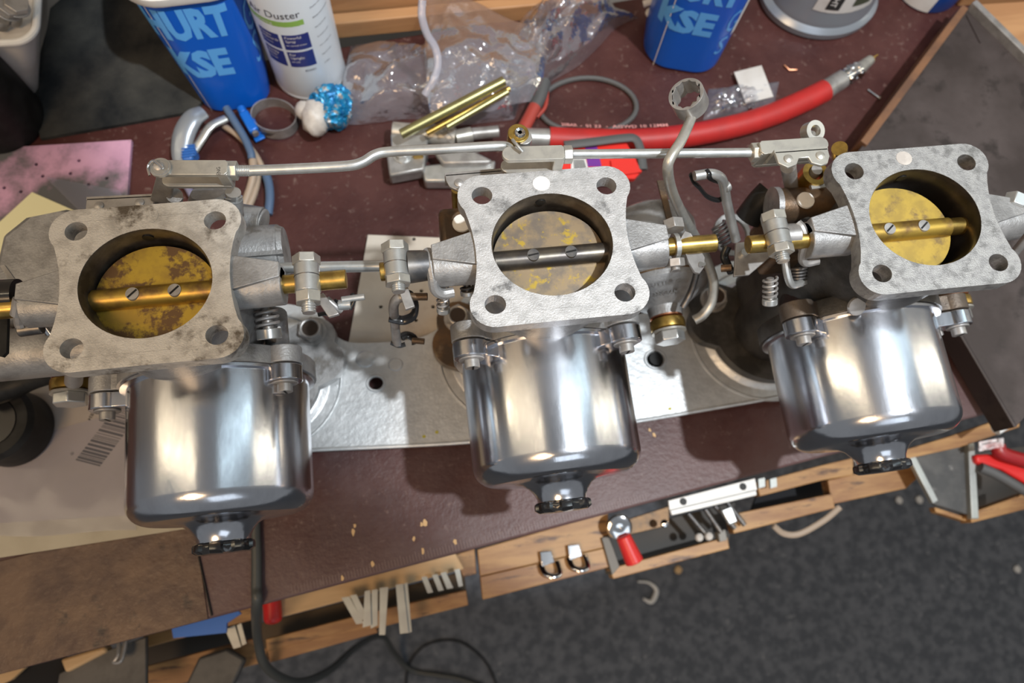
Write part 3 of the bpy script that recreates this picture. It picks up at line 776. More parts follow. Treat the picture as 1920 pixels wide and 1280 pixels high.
# raised lettering on the middle lid: rows bent round the cone
for row, (txt, hh, rr) in enumerate((('CUTTER GEO', 8.6, 20.8), ('ANGRAM', 12.3, 15.8))):
    vs, fs = textmesh(txt, 3.7, .02)
    w = max(v.x for v in vs)
    out = []
    for lift in (0, .75):
        for v in vs:
            a = math.pi / 2 - ((v.x - w / 2) / 21.5) + (.12 if row == 0 else .2)
            r = rr + v.y * .84 + .15 + lift; h = 12.0 - hh + v.y * .55
            out.append(V(74 + r * math.cos(a), h, 88 + r * math.sin(a)))
    n = len(vs); ff = fs + [tuple(k + n for k in f) for f in fs]
    b = B(); b.add(out, ff); link('raised_lettering', b, cast, ld2, smooth=False)
b = B(); b.slab([(1232, 338), (1244, 338), (1262, 412), (1252, 416)], 114, 1.2); link('paint_streak', b, brownal, c2)
# left carburettor's squared chamber cover seen beyond its flange
b = B(); b.prism([(-249, 36), (-247, 50), (-238, 58), (-218, 61), (-205, 58), (-205, 8), (-249, 8)], 100, 132); link('chamber_cover', b, cast, c1, bevel=2)
b = B(); b.cyl((-262, -5, 120), (-208, -5, 120), 12, n=32); link('cross_tube', b, cast, c1)
b = B(); b.cyl(at(140, 690, 110), at(138, 716, 100), 4.0, n=20); link('banjo_tail', b, steel, c1)
b = B(); b.cyl(at(1742, 560, 118), at(1764, 628, 112), 1.5, n=12); link('vent_pin', b, steel, c3)
b = B(); q = at(1605, 574, 148); b.lathe([(4.5, 0), (4.2, 1.2), (2.6, 1.6), (.01, 1.6)], q, (0, -.5, .8), n=20); link('plug_screw', b, steel, c3)

# ------------------------------------------------------------------ throttle linkage above the carburettors
LZ = 191.0
def clevis(par, pa, pb, z, w=6.6, gap=9.0, end_at_b=True):
    """fork with two cheeks (upper and lower) and a solid end, running from pa to pb"""
    p0 = at(*pa, z); p1 = at(*pb, z); d = p1 - p0; a = math.atan2(d.y, d.x); n = d.normalized(); c = (p0 + p1) / 2
    b = B(); pts = []
    L2 = d.length / 2; sg = 1 if end_at_b else -1
    out = [(-L2 * sg, w / 2), (-L2 * sg, -w / 2), (L2 * sg * .92, -w / 2), (L2 * sg, -w / 3), (L2 * sg, w / 3), (L2 * sg * .92, w / 2)]
    rnd = []
    for k in range(9):
        t = math.pi / 2 + math.pi * k / 8
        rnd.append((sg * (-L2 + w / 2 * math.cos(t)), w / 2 * math.sin(t)))
    out = rnd + out[2:]
    T = Matrix.Translation(c) @ Matrix.Rotation(a, 4, 'Z')
    b.prism(out, -1.1, 1.1, M=T)
    ck = link('fork_cheek', b, zincy, par, bevel=.4)
    b = B(); b.prism(out, -gap - 1.6, -gap + .4, M=T); link('fork_cheek', b, zincy, par, bevel=.4)
    b = B(); e = c + n * sg * (L2 - 2.2) - V(0, 0, gap / 2)
    b.box(e, (4.4, w * .96, gap + 1), a); link('fork_end', b, zincy, par, bevel=.5)
    return ck, n * sg
def hexnut(par, p, n, r, l):
    b = B(); b.hexa(p, p + n * l, r, ph=.5); return link('lock_nut', b, zincy, par, bevel=.3)

r1 = thing('linkage_rod', 'cranked zinc throttle rod with a fork, from left carburettor to middle one', 'rod', tuple(at(620, 312, LZ)), 'throttle rods above the carburettors')
ck, n = clevis(r1, (304, 316), (428, 316), LZ + 3)
hexnut(r1, at(425, 320, LZ - 1), n, 4.0, 4.4)
b = B(); b.cyl(at(440, 320, LZ - 1), at(470, 320, LZ - 1), 2.05, n=18)
for k in range(9): b.torus(at(443 + 3.2 * k, 320, LZ - 1), n, 2.05, .28, n=18, m=6)
link('thread', b, zinc, r1)
b = B(); b.tube([at(x, y, z) for x, y, z in ((468, 320, 190), (560, 316, 190), (650, 311, 190), (680, 304, 190), (704, 290, 190), (735, 284, 190), (840, 279, 191), (930, 274, 191), (951, 276, 189), (958, 284, 184), (960, 290, 178))], 2.15, n=16)
link('rod', b, zinc, r1)
q = at(302, 316, LZ + 4); b = B(); b.cyl(q, q + V(0, 0, 1.2), 4.1, n=28); b.torus(q + V(0, 0, 1.2), (0, 0, 1), 3.2, .3, n=28, m=6); wsh = link('washer', b, zinc, r1)
b = B(); b.lathe([(2.0, 0), (2.0, 1.5), (1.4, 1.9), (.01, 2.0)], q + V(-.6, .6, 0), n=18); link('clevis_pin', b, steel, r1)
b = B(); b.tube([q + V(-3.8, -3.6, 1.5), q + V(-4.3, 0, 2), q + V(-2.4, 2.2, 2.6), q + V(0, .5, 2.8), q + V(1.6, -1.4, 2.4)], .45, n=8); link('split_pin', b, chrome, r1)
vs, fs = textmesh('ENG', 2.3, .02); o_ = at(413, 323, LZ + 4.2)
# stamped letters on the fork cheek, read from the right
b = B(); b.add([o_ + V(-v.y * .9, v.x * .8 - 1.2, -.06) for v in vs] , fs); link('stamped_letters', b, dsteel, ck, smooth=False)

r2 = thing('linkage_rod', 'straight zinc throttle rod between the forks of middle and right carburettors', 'rod', tuple(at(1240, 287, LZ)), 'throttle rods above the carburettors')
ck, n = clevis(r2, (956, 290), (1058, 287), LZ + 3, w=6.6, gap=9.5)
hexnut(r2, at(1056, 290, LZ - 1), n, 3.9, 3.8)
b = B(); b.cyl(at(1070, 289, LZ - 1), at(1420, 286, LZ - 1), 2.05, n=18); link('rod', b, zinc, r2)
ck, n = clevis(r2, (1538, 271), (1424, 279), LZ + 3, w=6.4)
hexnut(r2, at(1426, 285, LZ - 1), n, 4.2, 4.4)
b = B(); b.tube([at(961, 262, 197), at(966, 268, 198), at(972, 275, 198), at(980, 284, 197)], .7, n=8); link('split_pin', b, zinc, r2)
q = at(972, 249, 186)
ro = thing('roller_pivot', 'small brass faced roller pivot standing behind the middle fork', 'roller', tuple(q - V(0, 0, 8)))
b = B(); b.cyl(q - V(0, 0, 8), q, 4.6, n=28); link('roller', b, brass, ro, bevel=.4)
b = B(); b.lathe([(.9, 0), (.9, .8), (2.0, 1.2), (2.5, .6), (2.6, 0)], q + V(.6, -.2, 0), n=24); link('hollow_screw', b, chrome, ro)
b = B(); b.cyl(q - V(-2.4, 2, 8), q - V(-2.4, 2, .6), 3.4, n=24); link('bush', b, zinc, ro, bevel=.3)

cr = thing('coupling_rod', 'plain bright steel rod running behind the left spindle clamps', 'rod', tuple(at(630, 500, 150)))
b = B(); b.cyl(at(500, 503, 150), at(735, 498, 150), 2.6, n=20); link('shaft', b, zinc, cr)
for x in (505, 728):
    b = B(); b.cyl(at(x, 501, 150) , at(x + 8, 501, 150), 3.1, n=20); link('collar', b, zinc, cr)

# push-on links: short tubes with black spring clips
def pushlink(label, tubes, clips, ext, loc):
    t = thing('drag_link', label, 'link', loc, 'little linkages with black spring clips')
    for pts, r, m in tubes:
        b = B(); b.tube([at(*p) for p in pts], r, n=14); link('bent_rod', b, m, t)
    for pts, w in clips:
        b = B(); b.tube([at(*p) for p in pts], w, n=8, flat=.4); link('spring_clip', b, blackclip, t)
    for p, q, r, m in ext:
        b = B(); b.cyl(at(*p), at(*q), r, n=16); link('pin', b, m, t, bevel=.3)
    return t
pushlink('drag link with black clip under the left clamp, pin pointing right',
    [([(612, 560, 150), (630, 575, 148), (640, 582, 146)], 1.6, steel)],
    [([(632, 562, 150), (626, 574, 148), (630, 588, 146)], 1.1), ([(660, 550, 150), (664, 562, 150), (656, 580, 148)], .9), ([(596, 590, 145), (610, 588, 144), (628, 592, 143)], 1.0)],
    [((634, 572, 148), (658, 570, 148), 2.4, zinc), ((640, 562, 150), (684, 556, 150), 1.5, zinc)], tuple(at(640, 572, 140)))
pushlink('cranked link with two black clips standing left of the middle carburettor',
    [([(764, 556, 156), (745, 560, 154), (738, 575, 146), (740, 600, 128), (742, 625, 110), (744, 643, 100)], 2.3, steel)],
    [([(730, 595, 135), (742, 598, 134), (758, 600, 133), (776, 590, 136), (779, 566, 142), (770, 548, 148)], 2.3), ([(752, 632, 104), (764, 628, 103), (776, 634, 102), (778, 644, 100)], 2.2), ([(733, 642, 102), (748, 648, 100), (760, 645, 100)], 1.2)],
    [((766, 556, 156), (802, 556, 156), 1.7, brownal), ((772, 638, 102), (796, 640, 102), 1.6, brownal)], tuple(at(745, 600, 100)))
b = B(); b.slab([(746, 540), (764, 536), (778, 574), (760, 580)], 160, 2.4); link('lever', b, steel, c2, bevel=.3)
b = B(); b.slab([(590, 556), (606, 548), (636, 588), (616, 594)], 158, 2.4); link('lever', b, steel, c1, bevel=.3)
pushlink('tall bent link with loose black clip left of the right carburettor',
    [([(1302, 330, 178), (1326, 326, 178), (1340, 327, 177), (1352, 334, 174), (1358, 350, 168), (1362, 375, 160), (1370, 410, 150), (1380, 450, 140)], 2.3, zinc)],
    [([(1294, 326, 176), (1300, 340, 172), (1312, 352, 168), (1326, 368, 163), (1346, 375, 160), (1356, 368, 160), (1356, 352, 163)], 1.2), ([(1324, 318, 180), (1330, 326, 180), (1332, 334, 178), (1352, 342, 170)], 1.2)],
    [((1358, 352, 168), (1366, 348, 168), 2.6, zinc)], tuple(at(1380, 450, 138)))
b = B(); b.slab([(1380, 455), (1404, 452), (1440, 440), (1470, 462), (1440, 485), (1405, 515), (1376, 518), (1378, 490)], 150, 1.6); lv3 = link('cranked_lever', b, steel, c3, bevel=.3)
q = at(1394, 476, 150); b = B(); b.cyl(q, q + V(0, 0, 2.2), 1.8, n=16); link('lever_pin', b, zinc, lv3)
b = B(); b.tube([at(1364, 462, 148), at(1358, 480, 146), at(1364, 496, 146), at(1372, 512, 148)], 2.0, n=8, flat=.4); link('spring_clip', b, blackclip, c3)
b = B(); b.cyl(at(1352, 503, 146), at(1372, 502, 148), 1.8, n=14); link('pin', b, brownal, c3)
b = B(); b.coil(at(1346, 420, 120), at(1366, 458, 116), 3.6, .7, 6); link('return_spring', b, dsteel, c3)
b = B(); b.tube([at(1402, 410, 128), at(1425, 380, 136), at(1444, 360, 140)], 7.0, n=16); link('rubber_boot', b, blackm, c3)
b = B(); b.lathe([(10, -1), (13, -1), (13, 1), (10, 1)], at(1372, 440, 60), V(.2, -.2, 1), n=40, closed=True); rr_ = link('rubber_ring', b, cast, c3)

# thin bent ring spanner standing between middle and right carburettors
q = at(1286, 176, 205)
rs = thing('ring_spanner', 'slim bent shank ring spanner standing up between middle and right carburettors', 'spanner', tuple(at(1295, 604, 88)))
ax = V(-.53, .08, .86).normalized()
def ringpts(n, r): return [(r * math.cos(2 * math.pi * i / n), r * math.sin(2 * math.pi * i / n)) for i in range(n)]
star = [((6.6 if k % 2 else 6.0) * math.cos(2 * math.pi * k / 24), (6.0 if k % 2 else 5.2) * math.sin(2 * math.pi * k / 24)) for k in range(24)]
T = Matrix.Translation(q) @ ax.to_track_quat('Z', 'Y').to_matrix().to_4x4()
b = B(); b.prism(ringpts(48, 7.4), -9, 0, [star], T); link('twelve_point_ring', b, steel, rs, bevel=.2)
b = B(); b.tube([at(*p) for p in ((1306, 196, 198), (1296, 222, 198), (1278, 262, 200), (1256, 298, 200), (1252, 320, 195), (1258, 352, 180), (1270, 382, 164), (1288, 418, 150), (1308, 452, 133), (1326, 490, 119), (1338, 530, 108), (1334, 566, 100), (1318, 590, 96), (1302, 600, 94))], lambda t: 2.1 + .6 * t, n=14)
link('shank', b, zincy, rs)
b = B(); b.tube([at(*p) for p in ((1306, 500, 120), (1304, 520, 116), (1294, 550, 110), (1280, 576, 106))], 1.7, n=12); link('overflow_pipe', b, dsteel, c2)

# ------------------------------------------------------------------ things standing at the back of the bench
def rsq(cx, cy, hx, hy, r, rz, n=8):
    out = []
    for sx, sy, a0 in ((1, 1, 0), (-1, 1, 90), (-1, -1, 180), (1, -1, 270)):
        for k in range(n + 1):
            a = math.radians(a0 + 90 * k / n)
            out.append((sx * (hx - r) + r * math.cos(a), sy * (hy - r) + r * math.sin(a)))
    c, s = math.cos(rz), math.sin(rz)
    return [(cx + x * c - y * s, cy + x * s + y * c) for x, y in out]
def tub(name, label, base, top, H, rz, rim, rows, side):
    """tapered rounded-square tub; base/top = (cx, cy, half, corner radius)"""
    t = thing(name, label, 'tub', (base[0], base[1], 0), 'blue plastic tubs at the back')
    def sec(f, grow=0):
        g = [base[i] + (top[i] - base[i]) * f for i in range(4)]
        return rsq(g[0], g[1], g[2] + grow, g[2] + grow, g[3] + grow, rz)
    rows_ = [(0.0, -2), (.03, 0), (.25, 0), (.5, 0), (.75, 0), (1, 0)]
    b = B(); vs = []; n = len(sec(0))
    for f, g in rows_:
        vs += [V(x, y, f * H) for x, y in sec(f, g)]
    for f in (1, .5, .05):
        vs += [V(x, y, f * H) for x, y in sec(f, -1.5)]
    m = len(rows_) + 3
    fs = [(j * n + i, j * n + (i + 1) % n, (j + 1) * n + (i + 1) % n, (j + 1) * n + i) for j in range(m - 1) for i in range(n)]
    fs += [tuple(range(n - 1, -1, -1)), tuple((m - 1) * n + i for i in range(n))]
    b.add(vs, fs); link('tub_wall', b, bluep, t)
    if rim:
        b = B(); vs = []
        for f, g, dz in ((1, .2, -3), (1, 3.6, -3), (1, 4.2, -1), (1, 4.0, 3), (1, 2.0, 4.5), (1, -1.6, 4.5), (1, -1.6, -3)):
            vs += [V(x, y, f * H + dz) for x, y in sec(f, g)]
        fs = [(j * n + i, j * n + (i + 1) % n, ((j + 1) % 7) * n + (i + 1) % n, ((j + 1) % 7) * n + i) for j in range(7) for i in range(n)]
        b.add(vs, fs); link('white_rim', b, whitep, t)
    c, s = math.cos(rz), math.sin(rz)
    def face(u, h, lift, k=0):
        """u across the face (-1..1), h height 0..1; k=0 front, 1 right side"""
        g = [base[i] + (top[i] - base[i]) * h for i in range(4)]
        half, r = g[2], g[3]
        x = u * half
        flat = half - r
        if abs(x) <= flat: px, py = x, -half
        else:
            a = (abs(x) - flat) / r; a = min(a, 1.5)
            px = math.copysign(flat + r * math.sin(a), x); py = -half + r * (1 - math.cos(a))
        ln = math.hypot(px, py); px *= 1 + lift / ln; py *= 1 + lift / ln
        if k: px, py = -py, px
        return V(g[0] + px * c - py * s, g[1] + px * s + py * c, h * H)
    for txt, size, u0, h0, k, bold, wid in rows:
        vs, fs = textmesh(txt, 1.0, bold); w = max(v.x for v in vs)
        out = [face(u0 + v.x * wid / w, h0 + v.y * size, .25, k) for v in vs]
        b = B(); b.add(out, fs); link('printed_word', b, lblue, t, smooth=False)
    for kind, u, w, hh0, hh1, k, m in side:
        b = B(); pts = []
        for i in range(13):
            h = hh0 + (hh1 - hh0) * i / 12
            pts.append((face(u - w / 2, h, .2, k), face(u + w / 2, h, .2, k)))
        vs = [p for pr in pts for p in pr]
        b.add(vs, [(2 * i, 2 * i + 1, 2 * i + 3, 2 * i + 2) for i in range(12)]); link(kind, b, m, t)
    return face
tubL = tub('plastic_tub', 'blue plastic tub with a white rim beside the air duster can', (-174, 220, 23.5, 15), (-181, 249, 35, 22), 92, math.radians(5), True,
    [('HURT', .30, -1.0, .69, 0, .055, 1.60), ('KSE', .29, -.93, .37, 0, .055, 1.26), ('G', .34, .86, .60, 0, .0, .30), ('S', .34, .92, .34, 0, .0, .26)],
    [('white_seam', -.78, .022, .0, .97, 0, whitep)])
tubR = tub('plastic_tub', 'blue plastic tub with a torn white strip, beyond the red hose', (155, 234, 29, 20), (156, 240, 31, 21), 95, math.radians(-15), True,
    [('HURT', .28, -1.1, .73, 0, .055, 1.78), ('KSE', .28, -1.05, .43, 0, .055, 1.40), ('G', .30, .62, .45, 0, .0, .30), ('S', .26, .62, .22, 0, .0, .26)],
    [('white_seam', -.70, .022, .0, .97, 0, whitep), ('white_strip', 1.02, .17, .38, 1.0, 0, whitep)])

# air duster can
ac = thing('spray_can', 'white and blue air duster spray can with navy label squares', 'can', (-122, 226, 0))
AX, AY, AR = -121.5, 226.0, 24.6
b = B(); b.lathe([(21, 0), (23.4, 0), (24.4, 1.2), (24.8, 2.4), (24.4, 3.4), (AR, 5), (AR, 128), (22, 134), (14, 138), (.01, 139)], (AX, AY, 0), n=72); link('can_body', b, canm, ac)
b = B(); b.torus((AX, AY, 1.6), (0, 0, 1), 24.0, .9, n=72); link('base_rim', b, steel, ac)
def can_pt(a, z, lift=.12): return V(AX + (AR + lift) * math.sin(a), AY - (AR + lift) * math.cos(a), z)
def can_patch(a0, a1, z0, z1, name, m, par=ac, sl=0):
    b = B(); n = 10
    vs = [can_pt(a0 + (a1 - a0) * i / n, z) for z in (z0, z1) for i in range(n + 1)]
    b.add(vs, [(i, i + 1, n + 2 + i, n + 1 + i) for i in range(n)]); return link(name, b, m, par)
def can_text(txt, size, a0, z, m, par=ac, bold=0, sx=1):
    vs, fs = textmesh(txt, size, bold); b = B()
    b.add([can_pt(a0 + v.x * sx / AR, z + v.y, .2) for v in vs], fs); return link('printed_text', b, m, par, smooth=False)
rd = math.radians
can_text('Air Duster', 8.2, rd(-58), 83.5, txtdark, sx=.92)
can_patch(rd(-70), rd(22), 76.5, 81.0, 'green_band', green)
can_text('cleaning', 3.6, rd(-50), 77.6, whitep)
for a0, a1, z0, z1, tx in ((-53, -20, 55, 69, ('Cleans', 'keyboards', 'and screens')), (-15, 24, 55, 69, ('Powerful', 'Spray', 'for removal of dust')), (-52, -20, 38, 53, ('Quickly', 'blows', 'away dust')), (-15, 24, 38, 53, ('For', 'Upright', 'use only'))):
    sq = can_patch(rd(a0), rd(a1), z0, z1, 'navy_square', navy)
    for k, s_ in enumerate(tx):
        can_text(s_, (3.2, 3.2, 1.8)[k], rd(a0 + 3), z1 - 3.6 - 3.3 * k, whitep, sq, .02, .9)
can_text('823001', 2.6, rd(4), 33, txtdark)
for k in range(7):
    can_text(('Directions: shake can before use', 'Warning: pressurised container', 'Keep away from heat', 'Do not pierce or burn', 'Use in a ventilated area', 'Keep out of reach', 'of children')[k], 1.9, rd(36), 86 - 8.6 * k, txtdark, sx=.62)

# white tub with bolts, top left corner
wt = thing('bolt_tub', 'scuffed white plastic tub holding loose bolts, top left corner', 'tub', tuple(at(20, 160, 0)))
b = B(); n = 36
def secw(cx, cy, hx, hy, r, z): return [V(x, y, z) for x, y in rsq(cx, cy, hx, hy, r, 0)]
s0 = secw(-342, 257, 36, 40, 8, 0); s1 = secw(-323, 264, 49, 54, 12, 66); s2 = secw(-323, 264, 47.5, 52.5, 11, 66); s3 = secw(-325, 263, 45.5, 50.5, 9, 61)
n = len(s0)
b.add(s0 + s1 + s2 + s3, [(j * n + i, j * n + (i + 1) % n, (j + 1) * n + (i + 1) % n, (j + 1) * n + i) for j in range(3) for i in range(n)] + [tuple(range(n - 1, -1, -1)), tuple(3 * n + i for i in range(n))])
link('tub_wall', b, dirtyw, wt)
b = B(); ring = secw(-323, 264, 49.5, 54.5, 12, 66.0)
b.tube(ring + [ring[0]], 2.2, n=10, smooth=False, caps=False); link('rolled_rim', b, whitep, wt)
bz = 61.0
for k, (p0, p1, lab) in enumerate((((30, 12), (27, 42), 'grey hexagon bolt standing upright in the white tub'), ((14, 18), (0, 50), 'grey hexagon bolt leaning to the left in the white tub'))):
    h0 = at(*p0, bz + 16); h1 = at(*p1, bz + 3.2); d = (h1 - h0).normalized()
    bt = thing('hex_bolt', lab, 'bolt', tuple(h1), 'bolts in the white tub')
    b = B(); b.hexa(h0 - d * 4, h0, 7.0); b.cyl(h0, h0 + d * .8, 7.6, n=24); link('bolt_head', b, steel, bt, bevel=.4)
    b = B(); b.cyl(h0, h1, 3.6, n=20)
    for i in range(6): b.torus(h1 - d * (1 + 1.2 * i), d, 3.6, .35, n=18, m=6)
    link('threaded_shank', b, steel, bt)

# black pot at the left edge, felt mat, pink board, yellow card
bp = thing('black_pot', 'open black plastic pot at the left edge in front of the white tub', 'pot', tuple(at(10, 240, 0)))
q = at(8, 232, 0)
b = B(); b.lathe([(15, 0), (26, 0), (27, 2), (27.5, 72), (25.0, 72), (23.5, 8), (.01, 7)], (q.x, q.y + 2, 0), n=56); link('pot_wall', b, blackm, bp)
b = B(); b.torus((q.x, q.y + 2, 72), (0, 0, 1), 26.2, 1.4, n=56); link('rim', b, blackm, bp)
b = B(); pts = [at(x, y, 0) for x, y in ((62, 168), (80, 264), (215, 240), (366, 213), (420, 150), (330, 0), (330, -40), (200, -40), (120, 2), (98, 22), (92, 60))]
b.prism([(p.x, p.y) for p in pts], 0, 3.2); tag(link('felt_mat', b, matm, bevel=.6), 'dark grey felt mat lying under the left blue tub', 'mat')
pk = thing('pink_board', 'pink and smudged grey foam board with small holes', 'board', tuple(at(110, 330, 0)))
hp = [(68, 308), (148, 301), (80, 330), (132, 325), (200, 334), (166, 346), (8, 352), (39, 359)]
b = B(); pts = [at(x, y, 3) for x, y in ((-60, 281), (246, 262), (238, 372), (200, 480), (-60, 500))]
b.prism([(p.x, p.y) for p in pts], 0, 3, [circle(at(x, y, 3).x, at(x, y, 3).y, 1.2, 12) for x, y in hp]); link('board', b, pinkm, pk)
for x, y in hp:
    p = at(x, y, 0); b = B(); b.cyl((at(x, y, 3).x, at(x, y, 3).y, .3), (at(x, y, 3).x, at(x, y, 3).y, .6), 1.15, n=12); link('hole', b, blackm, pk)
b = B(); pts = [at(x, y, 4) for x, y in ((60, 360), (-40, 452), (-40, 560), (60, 560), (220, 430))]
b.prism([(p.x, p.y) for p in pts], 3.1, 4.0); tag(link('yellow_card', b, yellowm), 'pale yellow card in a clear sleeve on the pink board', 'card')
b = B(); b.sheet(lambda u, v: at(84 + 140 * u + 70 * v - 40 * u * v, 331 + 26 * u + 70 * v, 5.0 + .8 * math.sin(u * 5) * v), 8, 8, .15); tag(link('clear_sleeve', b, bagt), 'thin clear plastic sleeve over the yellow card corner', 'sleeve')

# cream board with drilled holes between left and middle carburettors
cc = thing('cream_board', 'cream drilled board standing out behind the plate between left and middle carburettors', 'board', tuple(at(750, 540, 0)))
hp = [(714, 575), (776, 448), (780, 600), (788, 472), (812, 575), (790, 545)]
b = B(); pts = [at(x, y, 3) for x, y in ((690, 440), (862, 447), (875, 640), (860, 690), (640, 700), (655, 635))]
b.prism([(p.x, p.y) for p in pts], 0, 3, [circle(at(x, y, 3).x, at(x, y, 3).y, 1.3, 12, KY) for x, y in hp]); link('board', b, creamm, cc)
for x, y in hp:
    p = at(x, y, 3); b = B(); b.cyl((p.x, p.y, .3), (p.x, p.y, .6), 1.25, n=12); link('hole', b, blackm, cc)

# worm drive hose clip
hc = thing('hose_clip', 'steel hose clip with a blue worm housing in front of the spray can', 'hose clip', tuple(at(515, 225, 0)))
q = at(516, 224, 4)
b = B(); b.lathe([(15.0, -4.5), (15.7, -4.5), (15.7, 4.5), (15.0, 4.5)], V(q.x, q.y, 5.2), V(.05, .10, 1), n=64, closed=True, ky=.86); link('band', b, steel, hc)
b = B()
for k in range(26):
    a = math.radians(-125 + 4.6 * k); b.box((q.x + 15.75 * math.cos(a), q.y + .86 * 15.75 * math.sin(a), 5.2 - .1 * .86 * 15.75 * math.sin(a)), (.25, .7, 4.2), a)
link('worm_slots', b, dsteel, hc, kind='stuff')
p0, p1 = at(457, 212, 9), at(478, 248, 9); d = p1 - p0
b = B(); b.box((p0 + p1) / 2, (d.length, 6.6, 6), math.atan2(d.y, d.x)); hb = link('worm_housing', b, clip_b, hc, bevel=1.2)
b = B(); b.cyl(p0 - d * .28, p0 + d * .02, 2.9, n=20); link('screw_head', b, clip_b, hb, bevel=.4)
b = B(); b.cyl(p1 - d * .1, p1 + d * .12, 2.2, n=16); link('screw_tip', b, steel, hb)
b = B(); b.box((p0 + p1) / 2 + V(1.5, -1, -5.4), (d.length * 1.25, 7.2, 1.4), math.atan2(d.y, d.x)); link('saddle', b, clip_b, hb, bevel=.4)

# crumpled blue foil tube with off white putty cap
bl = thing('putty_tube', 'crumpled blue foil tube end with off-white putty cap before the spray can', 'tube', tuple(at(608, 225, 0)))
q = at(625, 222, 0); b = B()
def crump(p, amp, sc): return p * (1 + amp * noise.noise(p * sc) + amp * .8 * abs(noise.noise(p * sc * 2.3)))
b2 = bmesh.new(); bmesh.ops.create_icosphere(b2, subdivisions=5, radius=1)
vs = []
for v in b2.verts:
    p = v.co.copy(); w_ = V(p.x * 4.2, p.y * 4.2, p.z * 1.1); p = V(math.copysign(abs(p.x) ** .75, p.x), math.copysign(abs(p.y) ** .75, p.y), math.copysign(abs(p.z) ** .6, p.z)) * (1.02 - .30 * abs(noise.noise(w_ * .8)) - .20 * abs(noise.noise(w_ * 1.7 + V(3, 1, 7)))); vs.append(V(q.x + p.x * 15.5 + p.z * 3, q.y + p.y * 15.5, 11.5 + p.z * 12.5))
mn = min(v.z for v in vs); vs = [v - V(0, 0, mn) for v in vs]
b.add(vs, [tuple(v.index for v in f.verts) for f in b2.faces]); b2.free()
link('foil', b, foilb, bl, ang=28)
q = at(592, 220, 14); b = B()
b2 = bmesh.new(); bmesh.ops.create_icosphere(b2, subdivisions=3, radius=1)
vs = [V(q.x + (p.x * 9.5), q.y + p.y * 12.5, 14 + p.z * 11) for p in (crump(v.co.copy(), .16, 2.1) for v in b2.verts)]
b.add(vs, [tuple(v.index for v in f.verts) for f in b2.faces]); b2.free()
link('putty', b, putty, bl, ang=60)
b = B(); q2 = at(566, 206, 16); b.lathe([(7, -6), (6.5, 0), (5.0, 3.6), (3, 5), (.01, 5.4)], q2 + V(1, 0, 0), V(-.8, .15, .6), n=24); link('nozzle', b, putty, bl)

# gold passivated rods poking out of the clear bag
for k, (p0, p1, z0, z1, r, lab) in enumerate((((752, 252), (945, 152), 36, 46, 3.4, 'long gold passivated rod, uppermost of the three in the bag'), ((800, 250), (955, 166), 34, 42, 2.0, 'bronze tinted rod in the middle of the three in the bag'), ((838, 238), (952, 172), 38, 43, 2.2, 'short gold rod lowest of the three in the bag'))):
    b = B(); b.cyl(at(*p0, z0), at(*p1, z1), r, n=20); tag(link('gold_rod', b, (gold, brass, gold)[k]), lab, 'rod', 'gold rods in the clear bag')

# clear polythene bags
def bag(label, quad, h, seed, nu=46, nv=34, zb=1.0, lift=None):
    q = [at(x, y, 0) for x, y in quad]
    def base(u, v):
        p = q[0] * (1 - u) * (1 - v) + q[1] * u * (1 - v) + q[2] * u * v + q[3] * (1 - u) * v
        w = V(noise.noise(V(u * 2.5, v * 2.5, seed)), noise.noise(V(u * 2.5, v * 2.5, seed + 9)), 0) * 9
        return p + w
    def top(u, v):
        p = base(u, v); e = max(0, math.sin(math.pi * u) * math.sin(math.pi * v)) ** .45
        rdg = 1 - abs(noise.noise(V(u * 4.2, v * 3.2, seed + 3))) * 2.2
        rd2 = 1 - abs(noise.noise(V(u * 9, v * 7, seed + 5))) * 2
        return V(p.x, p.y, zb + e * h * (.55 + .35 * rdg + .16 * rd2) + (lift(u, v) if lift else 0))
    b = B(); b.sheet(top, nu, nv)
    b.sheet(lambda u, v: V(base(u, v).x, base(u, v).y, zb + (lift(u, v) if lift else 0)), nu // 2, nv // 2)
    return tag(link('clear_bag', b, bagm, ang=60), label, 'bag', 'clear polythene bags')
bag('crumpled clear bag with gold rods, right of the spray can', [(650, 232), (975, 225), (1015, 115), (655, 85)], 34, 1.3)
bag('clear bag folded over the rods, its corner ending by the red handled pliers', [(815, 262), (985, 236), (1010, 100), (800, 40)], 13, 7.7, lift=lambda u, v: 30)
bag('long clear bag leaning back against the pine boards', [(880, 165), (1020, 175), (1195, 25), (1010, 20)], 46, 4.1)
b = B(); b.tube([at(*p) for p in ((792, 0, 70), (791, 30, 64), (800, 62, 56), (816, 90, 48), (821, 120, 42), (812, 152, 36), (796, 178, 30))], 2.6, n=14)
tag(link('clear_hose', b, clearhose), 'milky clear hose curving down in front of the pine boards', 'hose')

# knurled metal tool and puller jaws behind the middle linkage
mt = thing('hub_puller', 'cast metal clamp with knurled screw and bolt beneath the gold rods', 'clamp', tuple(at(820, 285, 0)))
def rodz(p0, p1, z, r, name, m, n=24, bevel=.4): 
    b = B(); b.cyl(at(*p0, z), at(*p1, z), r, n=n); return link(name, b, m, mt, bevel=bevel)
kn = rodz((736, 246), (854, 258), 14, 6.5, 'knurled_screw', zincy)
b = B(); a0, a1 = at(800, 250, 14), at(852, 258, 14); dd = (a1 - a0)
for s_ in (1, -1):
    for k in range(10):
        ph = k * math.pi / 5
        b.tube([a0 + dd * (j / 8) + (dd.normalized().to_track_quat('Z', 'Y') @ V(6.6 * math.cos(ph + s_ * j * .28), 6.6 * math.sin(ph + s_ * j * .28), 0)) for j in range(9)], .35, n=5, smooth=False)
link('knurling', b, steel, kn, kind='stuff')
rodz((854, 258), (885, 252), 14, 5.2, 'screw_tail', zincy)
rodz((885, 251), (935, 246), 14, 4.0, 'screw_end', steel)
